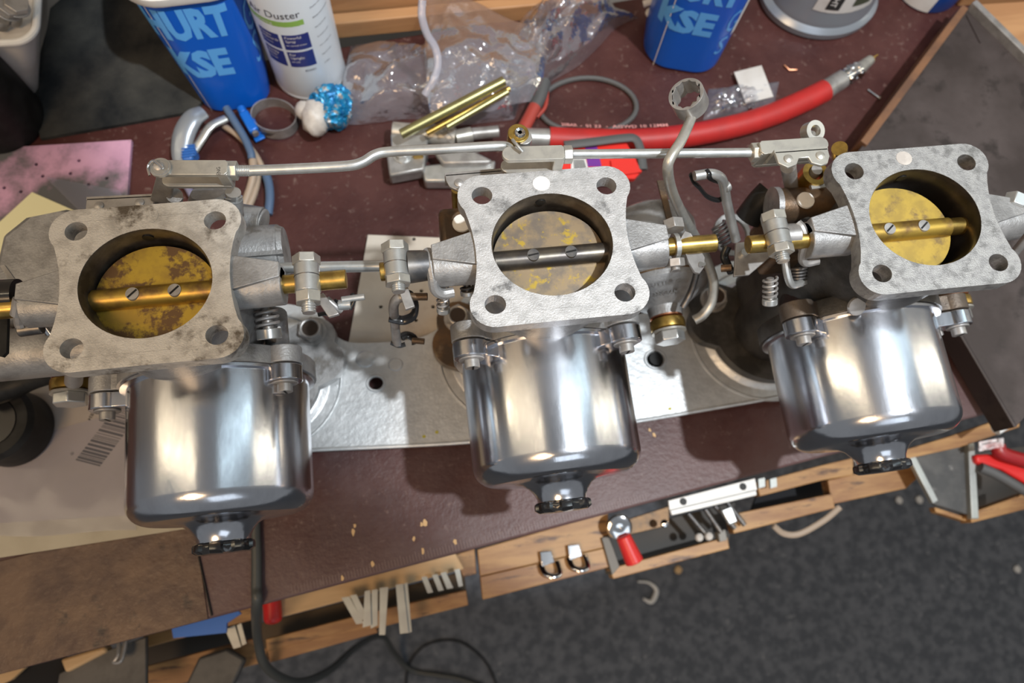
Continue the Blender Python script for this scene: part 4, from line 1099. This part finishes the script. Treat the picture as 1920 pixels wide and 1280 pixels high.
b = B(); b.slab([(732, 250), (795, 252), (802, 262), (800, 284), (734, 280)], 22, 16); link('clamp_block', b, zinc, mt, bevel=1)
b = B(); b.slab([(724, 284), (800, 276), (796, 318), (730, 330)], 16, 12); link('lower_jaw', b, steel, mt, bevel=1.5)
q = at(755, 290, 16); b = B(); b.hexa(q, q + V(0, 0, 5), 5.5); b.cyl(q - V(0, 0, 1), q + V(0, 0, 1), 6.8, n=24); link('jaw_bolt', b, zinc, mt, bevel=.4)
q = at(784, 288, 16); b = B(); b.cyl(q + V(0, -4, 2), q + V(0, 6, 2), 3.4, n=20); link('spacer', b, brass, mt)
b = B(); b.slab([(790, 310), (840, 304), (930, 300), (925, 322), (850, 340), (796, 340)], 13, 11); link('grey_bar', b, zinc, mt, bevel=1.5)
b = B(); b.slab([(812, 282), (870, 272), (925, 300), (918, 306), (830, 308)], 17, 5); link('curved_jaw', b, steel, mt, bevel=2)

# red handled pliers, rubber ring
pg = thing('pliers_handle', 'grey and dull red pliers grip sticking out beside the clear bag', 'pliers', tuple(at(998, 205, 0)))
b = B(); b.tube([at(1019, 153, 9), at(1012, 180, 9), at(1003, 200, 9)], lambda t: 5.4 - .8 * t, n=16); link('grey_grip', b, greyrub, pg)
b = B(); b.tube([at(1003, 200, 9), at(990, 225, 9), at(973, 256, 9)], 4.6, n=16); link('red_grip', b, orange, pg)
b = B(); b.tube([at(1026, 172, 6), at(1022, 200, 6), at(1006, 220, 6)], 1.5, n=10); link('red_trim', b, orange, pg)
pts = []
for k in range(40):
    a = 2 * math.pi * k / 40
    p = at(1102 + 91 * math.cos(a) - 3 * math.sin(2 * a), 197 - 51 * math.sin(a), 2); pts.append(p)
b = B(); b.tube(pts + [pts[0]], 1.9, n=10, smooth=False, caps=False); tag(link('rubber_ring', b, greyrub), 'large thin grey rubber ring lying in front of the right tub', 'ring')

# red hose with crimped metal end
rh = thing('red_hose', 'thick red rubber hose with a crimped metal end at right', 'hose', tuple(at(1300, 252, 0)))
hz = 8.5
b = B(); b.tube([at(*p, hz) for p in ((1030, 260), (1100, 263), (1200, 263), (1290, 254), (1380, 236), (1450, 214), (1510, 188), (1546, 170))], 8.2, n=28); hs = link('hose', b, redr, rh)
b = B(); b.cyl(at(985, 258, hz), at(1034, 260, hz), 6.8, n=28); link('metal_sleeve', b, zinc, rh)
p0, p1, p2, p3 = at(1543, 171, hz), at(1580, 148, hz), at(1608, 132, hz), at(1632, 112, hz)
b = B(); b.cyl(p0, p1, 7.2, 6.8, n=28); fr_ = link('ferrule', b, steel, rh, bevel=.6)
b = B(); b.cyl(p1, p2, 6.0, 6.6, n=28)
dd = (p2 - p1).normalized(); qq = dd.to_track_quat('Z', 'Y')
for j in range(3):
    for k in range(8):
        a = k * math.pi / 4 + j * .4; c = p1 + (p2 - p1) * (.2 + .33 * j) + qq @ V(6.3 * math.cos(a), 6.3 * math.sin(a), 0)
        b.lathe([(.01, 1.3), (1.2, .9), (1.9, 0)], c - (qq @ V(.3 * math.cos(a), .3 * math.sin(a), 0)), qq @ V(math.cos(a), math.sin(a), 0), n=8)
link('crimped_band', b, chrome, rh)
b = B(); b.cyl(p2, p3, 5.2, 3.6, n=24); link('tapered_nose', b, zincy, rh)
b = B()
for k in range(4): 
    a = k * 1.6; o_ = qq @ V(2 * math.cos(a), 2 * math.sin(a), 0); b.cyl(p3 + o_ - dd * 2, p3 + o_ + dd * (3 + k % 2 * 3), .6, n=8)
link('frayed_wire', b, brass, rh)
b = B(); vs, fs = textmesh('20BAR  -  01 23  -  AGWD 10 12MM', 5.0, .03); w = max(v.x for v in vs)
out = []
path = spline([at(*p, 0) for p in ((1046, 255), (1100, 258), (1170, 259), (1240, 256))], 10)
for v in vs:
    f = v.x / w * (len(path) - 1); i = min(int(f), len(path) - 2); p = path[i].lerp(path[i + 1], f - i)
    a = .12 + v.y / 8.2 * .8; out.append(V(p.x, p.y - 3 + 8.3 * math.sin(a) , hz + 8.32 * math.cos(a)))
b.add(out, fs); link('printed_lettering', b, mat('pale_pink_print', (.75, .35, .33), .5), hs, smooth=False)

# small grip bag with scrap beneath the ring spanner
b = B()
qz = [at(x, y, 0) for x, y in ((1318, 226), (1440, 205), (1468, 175), (1400, 140), (1330, 172))]
def zb(u, v):
    p = at(1318 + 132 * u + 10 * v, 226 - 22 * u - 58 * v + 8 * u * v, 0); e = max(0, math.sin(math.pi * u) * math.sin(math.pi * v)) ** .5
    return V(p.x, p.y, .6 + e * (6 + 9 * abs(noise.noise(V(u * 6, v * 5, 2.2)))))
zbg = thing('grip_bag', 'small clear grip bag of shiny scraps behind the red hose', 'bag', tuple(at(1385, 190, 0)))
b.sheet(zb, 30, 20); b.sheet(lambda u, v: V(zb(u, v).x, zb(u, v).y, .5), 10, 8); link('film', b, bagm, zbg, ang=60)
b = B(); b.sheet(lambda u, v: V(*(at(1372 + 48 * u + 22 * v, 143 - 8 * u + 58 * v, 0).xy), 5 + 3 * u), 3, 3, .6); link('white_label', b, dirtyw, zbg)
b = B()
for k in range(26):
    p = at(1335 + 75 * random.random(), 180 + 32 * random.random(), 0); s_ = 1.2 + 1.8 * random.random()
    b.box((p.x, p.y, 2.2 + 3 * random.random()), (s_ * 2, s_, s_ * .5), M=Matrix.Rotation(random.random() * 3, 3, V(random.random(), random.random(), 1).normalized()))
link('scraps', b, chrome, zbg, kind='stuff')

# red card pack with grey tie, under the right throttle rod
rp = thing('red_pack', 'red retail card with barcode and purple patch under the throttle rod', 'packet', tuple(at(1120, 300, 0)))
b = B(); b.slab([(1052, 270), (1172, 264), (1205, 318), (1190, 335), (1040, 335)], 17, 4); link('card', b, redc, rp)
b = B(); b.slab([(1072, 296), (1098, 296), (1106, 330), (1070, 330)], 17.3, .3); pn = link('white_panel', b, whitep, rp)
b = B()
for k in range(8): b.slab([(1075 + 2.6 * k, 299), (1076.4 + 2.6 * k, 299), (1079 + 3 * k, 318), (1077.2 + 3 * k, 318)], 17.5, .2)
link('barcode', b, ink, pn)
b = B(); b.slab([(1096, 268), (1118, 268), (1128, 312), (1102, 312)], 17.3, .3); link('purple_patch', b, purple, rp)
b = B(); b.slab([(1145, 300), (1190, 296), (1203, 322), (1150, 330)], 19, 2.5); link('red_flap', b, redc, rp)
b = B(); b.tube([at(*p) for p in ((1058, 272, 21), (1110, 266, 21), (1168, 259, 21), (1190, 260, 21), (1200, 278, 20), (1206, 318, 18))], 3.2, n=10, flat=.5); link('grey_strap', b, greyrub, rp)

# blue padded quick clamp and rubber tubes at left
qc = thing('spring_clamp', 'silver spring clamp with a ribbed blue jaw pad beside the left tub', 'clamp', tuple(at(370, 270, 0)))
b = B(); b.tube([at(*p) for p in ((344, 315, 10), (340, 285, 12), (346, 250, 16), (362, 222, 18), (382, 210, 16))], lambda t: 5.0 + 2 * math.sin(math.pi * t), n=14, flat=.5); link('upper_jaw', b, greyb, qc)
b = B(); b.tube([at(*p) for p in ((362, 286, 10), (380, 258, 13), (396, 236, 14), (424, 222, 12))], 3.0, n=12, flat=.6); link('inner_arm', b, zinc, qc)
b = B(); b.slab([(340, 270), (364, 268), (367, 285), (358, 300), (340, 300)], 15, 9); pd = link('jaw_pad', b, bluepad, qc, bevel=1.5)
for k in range(5):
    b = B(); b.box(at(353, 273 + 5 * k, 15.3), (8.5, .8, 1.0), .05); link('pad_rib', b, bluepad, pd)
b = B(); b.tube([at(*p) for p in ((341, 268, 15), (340, 290, 12), (340, 312, 9))], 1.4, n=8); link('pivot_pin', b, zinc, qc)
def hosething(label, pts, r, m, tipm=None):
    b = B(); b.tube([at(*p) for p in pts], r, n=12)
    return tag(link('rubber_tube', b, m), label, 'tube', 'small rubber tubes at the left')
hosething('thin blue grey rubber tube with cut end before the blue tub', [(424, 202, 14), (440, 228, 13), (458, 258, 11), (470, 285, 10), (472, 298, 9)], 2.6, bluer)
hosething('short blue grey rubber tube end, rightmost of the loose tubes', [(496, 318, 5), (504, 345, 5), (506, 372, 5), (503, 402, 4)], 2.9, bluer)
hosething('long beige rubber tube bending down, outer one', [(420, 236, 5), (446, 254, 6), (470, 278, 6), (488, 306, 6), (494, 325, 4)], 2.1, beiget)
hosething('beige rubber tube, left one of the pair ending behind the stub', [(474, 300, 8), (475, 325, 8), (470, 350, 6), (455, 392, 4)], 2.7, beiget)
hosething('beige rubber tube, right one of the pair ending behind the stub', [(481, 310, 5), (483, 335, 4), (477, 362, 4), (463, 396, 3)], 2.3, beiget)
b = B(); b.tube([at(*p) for p in ((338, 330, 7), (350, 345, 7), (362, 372, 6))], lambda t: 4.5 - 2.5 * t, n=12); tag(link('violet_tube', b, mat('violet_grey_plastic', (.17, .16, .24), .3)), 'violet grey plastic spout under the left fork', 'spout')

# grey bottle foot, blue-white container
gb = thing('oil_container', 'silver grey oil container base in the top right, on the bench', 'container', tuple(at(1535, 40, 0)))
q = at(1536, 22, 0); b = B(); b.lathe([(36, 0), (44.5, 0), (46.5, 2), (47, 7), (44, 9.5), (42.5, 10.5), (42, 15), (40, 20), (37, 60), (36, 120), (.01, 122)], (q.x, q.y + 12, 0), n=80, ky=.84); link('container_wall', b, greyb, gb)
def gpt(a, z, l=.4):
    rr = 40 + (37 - 40) * (z - 20) / 40 + l
    return V(q.x + rr * math.sin(a), q.y + 12 - .84 * rr * math.cos(a), z)
def gpatch(a0, a1, z0, z1, name, m, l=.4):
    b = B(); n = 8; vs = [gpt(a0 + (a1 - a0) * i / n, z, l) for z in (z0, z1) for i in range(n + 1)]
    b.add(vs, [(i, i + 1, n + 2 + i, n + 1 + i) for i in range(n)]); return link(name, b, m, gb)
gpatch(rd(-32), rd(38), 24, 60, 'label', dirtyw)
gpatch(rd(-20), rd(-5), 27, 58, 'black_band', ink, .6)
gpatch(rd(8), rd(30), 30, 58, 'dark_picture', mat('dark_olive_print', (.06, .07, .045), .5), .6)
vs, fs = textmesh('THE', 6, .03); b = B(); b.add([gpt(rd(-17) + (v.y) / 38, 30 + v.x, .8) for v in vs], fs); link('printed_text', b, whitep, gb, smooth=False)
bw = thing('drum_container', 'blue and white container foot near the top right wooden boards', 'container', tuple(at(1745, 4, 0)))
q = at(1742, -6, 0); b = B(); b.lathe([(22, 0), (25.5, 0), (26.5, 2), (26.5, 80), (.01, 82)], (q.x, q.y + 10, 0), n=48); link('container_wall', b, bluep, bw)
b = B(); vs = [V(q.x + 26.8 * math.sin(a), q.y + 10 - 26.8 * math.cos(a), z) for z in (1.5, 80) for a in [rd(-80 + 6.5 * i) for i in range(11)]]
b.add(vs, [(i, i + 1, 12 + i, 11 + i) for i in range(10)]); link('white_panel', b, whitep, bw)
# white cable bunch left of the right tub
b = B(); b.tube([at(*p) for p in ((1206, 8, 14), (1222, 4, 16), (1226, 16, 12), (1216, 24, 8), (1226, 36, 6), (1224, 46, 5), (1232, 50, 4))], 2.6, n=10); tag(link('white_cable', b, dirtyw), 'short kinked white cable beside the right tub', 'cable')
# staple and little nail
b = B(); b.tube([at(1470, 122, 1), at(1480, 131, 1), at(1494, 131, 1)], .7, n=8, smooth=False); tag(link('staple', b, copper), 'tiny bent staple on the bench above the red hose', 'staple')
b = B(); b.cyl(at(1627, 168, 1), at(1648, 183, 1), .7, n=8); b.cyl(at(1648, 183, 1), at(1650, 184.5, 1), 1.6, n=10); tag(link('nail', b, dsteel), 'small dark nail lying beside the tray strip', 'nail')

# ------------------------------------------------------------------ left front: board, paper with barcode, sleeve, black roller
b = B(); pts = [at(x, y, 1.2) for x, y in ((-80, 1058), (370, 988), (420, 985), (420, 700), (-80, 700))]
b.prism([(p.x, p.y) for p in pts], 1.5, 2.4); tag(link('cream_board', b, cardm), 'cream board at the left front under the barcode paper', 'board')
pp = thing('barcode_paper', 'grey paper with a slanted barcode beside the left polished drum', 'paper', tuple(at(120, 850, 2.5)))
b = B(); pts = [at(x, y, 3) for x, y in ((-80, 985), (300, 962), (330, 700), (150, 640), (-80, 640))]
b.prism([(p.x, p.y) for p in pts], 2.5, 3.0); link('sheet', b, paperm, pp)
b = B(); o0 = at(224, 755, 3.1); o1 = at(140, 864, 3.1); e0 = at(180, 742, 3.1) - o0
along = o1 - o0; Lb = along.length; along.normalize(); across = (at(186, 876, 3.1) - o1)
n_ = V(0, 0, 1).cross(along); w_ = across.length
across = across.normalized()
x = 0.0; rnd = random.Random(3)
while x < Lb:
    bwid = rnd.choice((.45, .5, .9, 1.5)); p = o0 + along * x
    vs = [p, p + along * bwid, p + along * bwid + across * w_, p + across * w_]
    b.add(vs, [(0, 1, 2, 3)]); x += bwid + rnd.choice((.5, .7, 1.1))
link('barcode', b, ink, pp, smooth=False)
def flat_text(txt, size, p, d, m, par, z=3.1):
    vs, fs = textmesh(txt, size, .02); d = d.normalized(); u_ = V(-d.y, d.x, 0); b = B()
    b.add([V(p.x, p.y, z) + d * v.x + u_ * v.y for v in vs], fs); return link('printed_text', b, m, par, smooth=False)
flat_text('51086262834', 2.9, at(190, 742, 3.1), at(165, 784, 3.1) - at(190, 742, 3.1), ink, pp)
flat_text('I0', 2.6, at(137, 846, 3.1), at(126, 853, 3.1) - at(137, 846, 3.1) , ink, pp)
b = B()
def slv(u, v):
    p = at(-40 + 300 * u - 20 * v, 1000 - 160 * v + 6 * math.sin(5 * u) - 60 * u * v, 0); return V(p.x, p.y, 3.6 + 1.2 * abs(noise.noise(V(u * 2.5, v * 2, 8.8))))
b.sheet(slv, 24, 12, .15); tag(link('plastic_sleeve', b, bagt, ang=60), 'thin clear plastic sleeve creased over the grey paper', 'sleeve')
rl = thing('black_roller', 'matt black rubber wheel at the left edge beside the barcode paper', 'wheel', tuple(at(0, 795, 3)))
q = at(-12, 790, 30); b = B(); b.lathe([(.01, 0), (20, 0), (22.5, 2), (22.5, 24), (20, 27), (.01, 27)], (q.x - 2, q.y, 3), n=56); link('tread', b, blackm, rl)
b = B(); b.lathe([(14, 27), (14, 27.8), (.01, 27.8)], (q.x - 2, q.y, 3), n=40); link('hub', b, black, rl)
b = B(); b.tube([at(-30, 735, 40), at(20, 725, 38), at(60, 712, 40), at(110, 702, 46)], lambda t: 9 - 5 * t, n=16); tag(link('black_handle', b, blackm), 'black tapered rubber handle below the left carburettor body', 'rubber piece')  # tapered black handle

# ------------------------------------------------------------------ below the bench front
def boards(name, label, cat, z, items, loc=None, group=None):
    q0 = items[0][1][0]
    t = thing(name, label, cat, tuple(at(*q0, z - 20)), group)
    for nm, px, dz, th, m in items:
        b = B(); b.slab(px, z + dz, th); link(nm, b, m, t, bevel=.6)
    return t
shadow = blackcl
ca = boards('tool_crate', 'oiled wooden crate of steel strips below the bench front, left of centre', 'crate', -120, [
    ('back_rail', [(500, 1130), (850, 1030), (870, 1066), (515, 1160)], 0, 14, pale),
    ('end_board', [(852, 1040), (890, 1028), (893, 1075), (868, 1082)], -6, 30, crate),
    ('front_rail', [(700, 1146), (874, 1106), (878, 1134), (704, 1178)], -14, 16, crate),
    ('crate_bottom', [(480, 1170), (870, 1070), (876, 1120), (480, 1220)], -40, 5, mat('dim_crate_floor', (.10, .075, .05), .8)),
    ('front_rail', [(498, 1198), (678, 1152), (684, 1172), (500, 1222)], -12, 12, crate),
    ('front_rail', [(500, 1214), (700, 1162), (708, 1186), (506, 1242)], -16, 14, crate)])
strips = [((640, 1120), (655, 1118), (682, 1168), (668, 1170)), ((656, 1116), (668, 1114), (690, 1158), (678, 1162)), ((684, 1108), (694, 1106), (696, 1172), (680, 1176)),
          ((697, 1106), (708, 1104), (708, 1172), (695, 1178)), ((712, 1102), (728, 1100), (722, 1190), (711, 1190)), ((742, 1096), (756, 1094), (766, 1186), (750, 1188)),
          ((757, 1094), (764, 1092), (772, 1184), (766, 1186)), ((790, 1082), (800, 1080), (812, 1110), (802, 1112)), ((810, 1078), (820, 1076), (832, 1106), (822, 1108)), ((826, 1074), (836, 1072), (850, 1102), (838, 1104)), ((852, 1068), (862, 1066), (868, 1098), (860, 1100))]
ORD = ('first', 'second', 'third', 'fourth', 'fifth', 'sixth', 'seventh', 'eighth', 'ninth', 'tenth', 'eleventh')
for k, px in enumerate(strips):
    b = B(); b.slab(px, -104 + (k % 3), 1.6); tag(link('steel_strip', b, stripm), ORD[k] + ' flat grey steel strip from the left in the wooden crate', 'steel strip', 'steel strips in the crate')
q = at(508, 1142, -118); b = B(); b.cyl(at(509, 1118, -116), at(512, 1160, -116), 6.5, n=20); b.lathe([(6.5, 0), (5.4, 2.2), (3, 3.4), (.01, 3.8)], at(512, 1160, -116), at(512, 1160, -116) - at(509, 1118, -116), n=20); tag(link('red_tube', b, redp), 'red rounded handle end below the bench by the grey cable', 'handle')
b = B(); b.slab([(322, 1178), (440, 1140), (452, 1150), (425, 1168), (424, 1186), (325, 1196)], -100, 3); tag(link('blue_card', b, clip_b), 'bright blue plastic piece peeping out below the bench at left', 'card')
boards('low_shelf', 'wooden shelf rails under the bench at lower left with a dark sheet for shade', 'shelf', -150, [
    ('top_rail', [(268, 1185), (325, 1168), (480, 1128), (480, 1160), (325, 1200), (270, 1215)], -4, 10, crate),
    ('gap_shade', [(268, 1205), (480, 1150), (480, 1200), (270, 1250)], -60, 4, mat('dim_shelf_inside', (.05, .042, .035), .9)),  # dark sheet standing in for the shade between the rails
    ('lower_rail', [(268, 1250), (470, 1198), (500, 1196), (500, 1240), (268, 1300)], -12, 12, crate)])
b = B(); b.slab([(110, 1262), (175, 1228), (240, 1206), (275, 1192), (275, 1320), (100, 1320)], -118, 4, dz=(0, 6, 4, 0)); tag(link('leather_pouch', b, greyclot, bevel=1), 'grey worn leather pouch hanging under the bench at lower left', 'pouch')
b = B(); b.tube([at(224, 1200, -108), at(221, 1228, -106), at(214, 1240, -106), (at(228, 1236, -106)), at(236, 1200, -108)], 1.5, n=8); tag(link('pouch_loop', b, steel), 'dull metal loop on the grey leather pouch', 'loop')
b = B(); b.slab([(112, 1236), (196, 1210), (200, 1222), (122, 1262)], -110, 12); tag(link('wooden_handle', b, pale, bevel=2), 'pale wooden handle end poking out under the bench at lower left', 'handle')
b = B(); b.slab([(-60, 1290), (60, 1240), (118, 1228), (125, 1262), (60, 1320), (-60, 1330)], -125, 6); tag(link('black_cloth', b, blackcl), 'black cloth under the bench in the bottom left corner', 'cloth')
b = B(); b.slab([(-60, 1280), (50, 1248), (20, 1275), (-60, 1310)], -112, 4); tag(link('pale_board', b, pale), 'sliver of pale board in the bottom left corner below the bench', 'board')
b = B(); b.slab([(372, 1232), (425, 1215), (460, 1236), (430, 1300), (340, 1300)], -140, 8); tag(link('grey_rag', b, greyclot, bevel=2), 'dark grey rag lying against the shelf rails at lower left', 'rag')
for k, px in enumerate((((422, 1180), (440, 1172), (452, 1212), (438, 1216)), ((444, 1172), (452, 1168), (462, 1206), (454, 1210)))):
    b = B(); b.slab(px, -110, 2); tag(link('steel_strip', b, stripm), ('wider left' if k == 0 else 'narrower right') + ' one of two grey steel strips left of the grey cable', 'steel strip', 'steel strips by the cable')

# middle: drawer front with two chrome clips and an open tool tray
df = boards('drawer_front', 'oiled wooden drawer front with two chrome clips below the bench', 'drawer', -125, [
    ('upper_board', [(895, 1030), (1140, 960), (1142, 1024), (900, 1080)], 0, 14, crate),
    ('lower_board', [(900, 1081), (1142, 1025), (1146, 1062), (905, 1124)], 0, 14, crate)])
for (px, py) in ((1030, 1052), (1082, 1040)):
    t = thing('spring_clip', ('left' if px < 1060 else 'right') + ' one of the two chrome tool clips on the wooden drawer front', 'clip', tuple(at(px, py, -124)), 'chrome clips on the drawer front')
    b = B(); b.slab([(px - 18, py - 18), (px + 4, py - 20), (px + 10, py + 2), (px - 14, py + 10)], -119, 1.5); link('clip_plate', b, chrome, t, bevel=.5)
    b = B(); b.tube([at(x, y, z) for x, y, z in ((px - 16, py + 6, -121), (px - 8, py + 22, -118), (px + 8, py + 28, -116), (px + 20, py + 22, -118), (px + 14, py, -121))], 2.0, n=10, flat=.5); link('clip_loop', b, chrome, t)
tt = boards('tool_tray', 'open wooden drawer with dark lining holding a red screwdriver', 'tool tray', -125, [
    ('front_board', [(1142, 1066), (1364, 1006), (1368, 1028), (1150, 1085)], 0, 14, crate),
    ('side_board', [(1128, 1008), (1142, 1004), (1162, 1062), (1148, 1078)], 4, 26, mat('grey_drawer_side', (.17, .16, .14), .6)),
    ('drawer_bottom', [(1140, 1000), (1380, 940), (1366, 1020), (1160, 1070)], -34, 4, mat('dark_drawer_lining', (.055, .05, .045), .7)),
    ('back_board', [(1140, 985), (1255, 948), (1255, 985), (1170, 1005)], -8, 8, brownal),
    ('end_block', [(1346, 996), (1360, 992), (1364, 1012), (1350, 1016)], 5, 10, mat('grey_drawer_end', (.25, .24, .22), .6))])
b = B(); b.cyl(at(1168, 1004, -108), at(1190, 1054, -112), 5.6, 7.2, n=20); sd = thing('screwdriver', 'red handled stubby tool in the open drawer', 'screwdriver', tuple(at(1175, 1030, -125)))
link('handle', b, redp, sd, bevel=1)
b = B(); b.lathe([(2, 0), (9.2, .6), (9.8, 3), (8.6, 5), (4, 6), (.01, 5.2)], at(1160, 986, -112), V(-.1, -.25, 1), n=32); link('chrome_collar', b, chrome, sd)
for k, (p0, p1) in enumerate((((1290, 962), (1324, 1002)), ((1322, 954), (1352, 998)), ((1340, 948), (1378, 990)), ((1362, 940), (1396, 984)))):
    b = B(); b.cyl(at(*p0, -118), at(*p1, -120), 2.0, n=14); tag(link('thin_driver', b, dsteel), ORD[k] + ' slim dark steel shank from the left in the open drawer', 'tool', 'slim shanks in the drawer')
for k, p in enumerate(((1311, 1007), (1329, 1005))):
    b = B(); q = at(*p, -116); b.lathe([(.01, -3.2), (2.6, -2), (3.3, 0), (2.6, 2), (.01, 3.2)], q, n=20); tag(link('white_knob', b, putty), ('left' if k == 0 else 'right') + ' one of two little white knobs at the drawer front', 'knob', 'white knobs in the drawer')  # pair of small white knobs
b = B(); q = at(1246, 981, -114); b.lathe([(.01, -3), (2.8, -2), (3.2, 0), (2.6, 2), (.01, 3)], q, n=20); tag(link('bright_cap', b, chrome), 'small bright cap in the drawer below the bench edge', 'cap')
b = B(); b.slab([(1352, 956), (1372, 948), (1384, 978), (1368, 984)], -106, 4); tag(link('alloy_piece', b, zinc, bevel=1), 'bright crumpled alloy piece under the right end of the white bracket', 'offcut')
wbk = thing('white_bracket', 'cream white metal bracket with two holes at the bench front', 'bracket', tuple(at(1340, 930, -60)))
b = B(); b.slab([(1253, 938), (1416, 896), (1420, 918), (1256, 960)], -60, 2); link('top_leg', b, whitep, wbk, bevel=.5)
b = B(); b.slab([(1256, 956), (1418, 918), (1420, 928), (1260, 966)], -58, 3); link('ridge', b, whitep, wbk, bevel=.8)
for p in ((1281, 940), (1393, 912)):
    q = at(*p, -60); b = B(); b.cyl(q, q + V(0, 0, .2), 2.6, n=18); link('screw_hole', b, ink, wbk)
boards('shelf_boards', 'row of oiled wooden crate rims along the bench front at right', 'crate', -120, [
    ('upper_rim', [(1418, 905), (1540, 872), (1600, 858), (1600, 890), (1542, 900), (1425, 930)], 0, 12, crate),
    ('inside_shade', [(1420, 925), (1600, 880), (1600, 930), (1400, 980)], -60, 4, shadow),  # black sheet drawn for the shade inside the crate
    ('lower_rim', [(1368, 965), (1560, 925), (1566, 952), (1376, 1000)], -6, 12, crate),
    ('right_rim', [(1552, 900), (1690, 868), (1730, 850), (1738, 880), (1700, 915), (1560, 945)], -10, 12, crate)])
for k, x in enumerate((1428, 1450)):
    b = B(); b.slab([(x - 6, 898), (x + 6, 895), (x + 7, 912), (x - 5, 915)], -105, 3); tag(link('grey_tab', b, stripm), ('left' if k == 0 else 'right') + ' one of two grey tabs on the crate rim right of the white bracket', 'tab', 'grey tabs on the crate rim')
b = B(); b.tube([at(*p) for p in ((1450, 985, -160), (1470, 1000, -165), (1500, 1000, -165), (1545, 975, -160), (1575, 950, -155))], 2.6, n=10, flat=.6); tag(link('wire_handle', b, beiget), 'drooping beige strap handle below the crate rims', 'handle')

# right: crate with red pliers, grey plate, white tube
boards('corner_crate', 'wooden crate lined with grey steel at the lower right', 'crate', -110, [
    ('top_rail', [(1690, 845), (1780, 818), (1890, 780), (1912, 775), (1912, 800), (1800, 838), (1700, 860)], 10, 10, crate),
    ('steel_side', [(1706, 855), (1815, 826), (1826, 968), (1752, 945)], 0, 4, greyclot),
    ('edge_trim', [(1704, 856), (1716, 853), (1760, 938), (1750, 944)], 3, 5, stripm),
    ('edge_trim', [(1815, 826), (1827, 824), (1836, 972), (1822, 972)], 5, 6, stripm),
    ('front_rail', [(1818, 962), (1930, 922), (1932, 952), (1822, 980)], 0, 14, crate),
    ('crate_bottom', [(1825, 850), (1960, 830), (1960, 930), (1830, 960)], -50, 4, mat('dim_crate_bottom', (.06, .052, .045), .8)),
    ('bottom_edge', [(1752, 950), (1822, 972), (1822, 980), (1755, 960)], -6, 8, crate)])
pr = thing('red_pliers', 'red and dark grey plastic handled tool in the crate at lower right', 'tool', tuple(at(1880, 870, -125)))
b = B(); b.slab([(1828, 852), (1870, 850), (1940, 885), (1940, 915), (1880, 880), (1832, 868)], -100, 9); link('red_handle', b, redp, pr, bevel=2)
b = B(); b.tube([at(*p, -100) for p in ((1838, 876), (1870, 890), (1930, 925))], 4, n=14); link('grey_handle', b, greyrub, pr)
b = B(); b.tube([at(*p, -94) for p in ((1870, 835), (1880, 850), (1940, 868))], 5.5, n=14); link('dark_red_grip', b, mat('dark_red_plastic', (.30, .012, .015), .35), pr)
b = B(); b.sheet(lambda u, v: at(1836 + 46 * u, 828 + 18 * v - 8 * u, -88 + 5 * noise.noise(V(u * 4, v * 4, 1))), 10, 8, 1.0); tag(link('crumpled_bag', b, mat('white_red_film', (.75, .70, .70), .3, c2=(.55, .10, .10), vs=60)), 'crumpled white and red wrapper above the red handled tool', 'wrapper')
b = B(); b.cyl(at(1866, 806, -60), at(1904, 782, -58), 4.2, n=20); tag(link('white_tube', b, whitep), 'short white plastic tube at the bench corner below the tray', 'tube')

# ------------------------------------------------------------------ cables and crumbs on the floor
b = B(); b.tube([at(*p) for p in ((481, 930, 4), (479, 985, 3), (481, 1040, 3), (481, 1100, 3.4), (482, 1124, 4.2), (481, 1146, -14), (481, 1166, -62), (484, 1200, -97), (496, 1245, -120), (530, 1272, -150), (570, 1278, -190), (620, 1255, -290), (665, 1215, -430), (700, 1194, -560), (722, 1196, -640), (740, 1225, -720), (770, 1255, FLOOR + 4), (820, 1265, FLOOR + 4), (870, 1275, FLOOR + 4), (960, 1310, FLOOR + 4))], lambda t: 2.9 + 1.2 * t, n=14, sub=8)
tag(link('power_cable', b, cablem), 'dark grey power cable hanging over the bench edge to the floor', 'cable')
b = B(); b.tube([at(*p, FLOOR + 3) for p in ((762, 1330), (764, 1255), (790, 1215), (830, 1200), (870, 1206), (910, 1240), (932, 1290), (930, 1340))], 1.6, n=8); tag(link('thin_wire', b, blackm), 'thin black wire loop on the dark carpet', 'wire')
b = B(); b.tube([at(*p, FLOOR + 4) for p in ((1196, 1090), (1216, 1092), (1230, 1104), (1228, 1118), (1220, 1128), (1206, 1122))], lambda t: 1.5 + 4.5 * math.sin(math.pi * t) * t, n=10); tag(link('white_offcut', b, whitep), 'small curled white plastic offcut on the carpet', 'offcut')
rn = random.Random(11)
for k, (x, y, lab) in enumerate(((1271, 1068, 'small tan crumb on the carpet below the open drawer'), (1722, 937, 'pale crumb on the carpet left of the corner crate'), (1684, 938, 'dull grey crumb on the carpet left of the pale one'), (1905, 1067, 'pale fleck on the carpet at the right edge'))):
    q = at(x, y, FLOOR); b = B(); b2 = bmesh.new(); bmesh.ops.create_icosphere(b2, subdivisions=1, radius=1)
    vs = [V(q.x + p.x * 7, q.y + p.y * 7, FLOOR + 3 + p.z * 3) for p in ((v.co.copy() * (1 + .3 * noise.noise(v.co * 2 + V(k, 0, 0)))) for v in b2.verts)]
    b.add(vs, [tuple(v.index for v in f.verts) for f in b2.faces]); b2.free(); tag(link('crumb', b, chipm if k == 0 else dirtyw), lab, 'crumb')
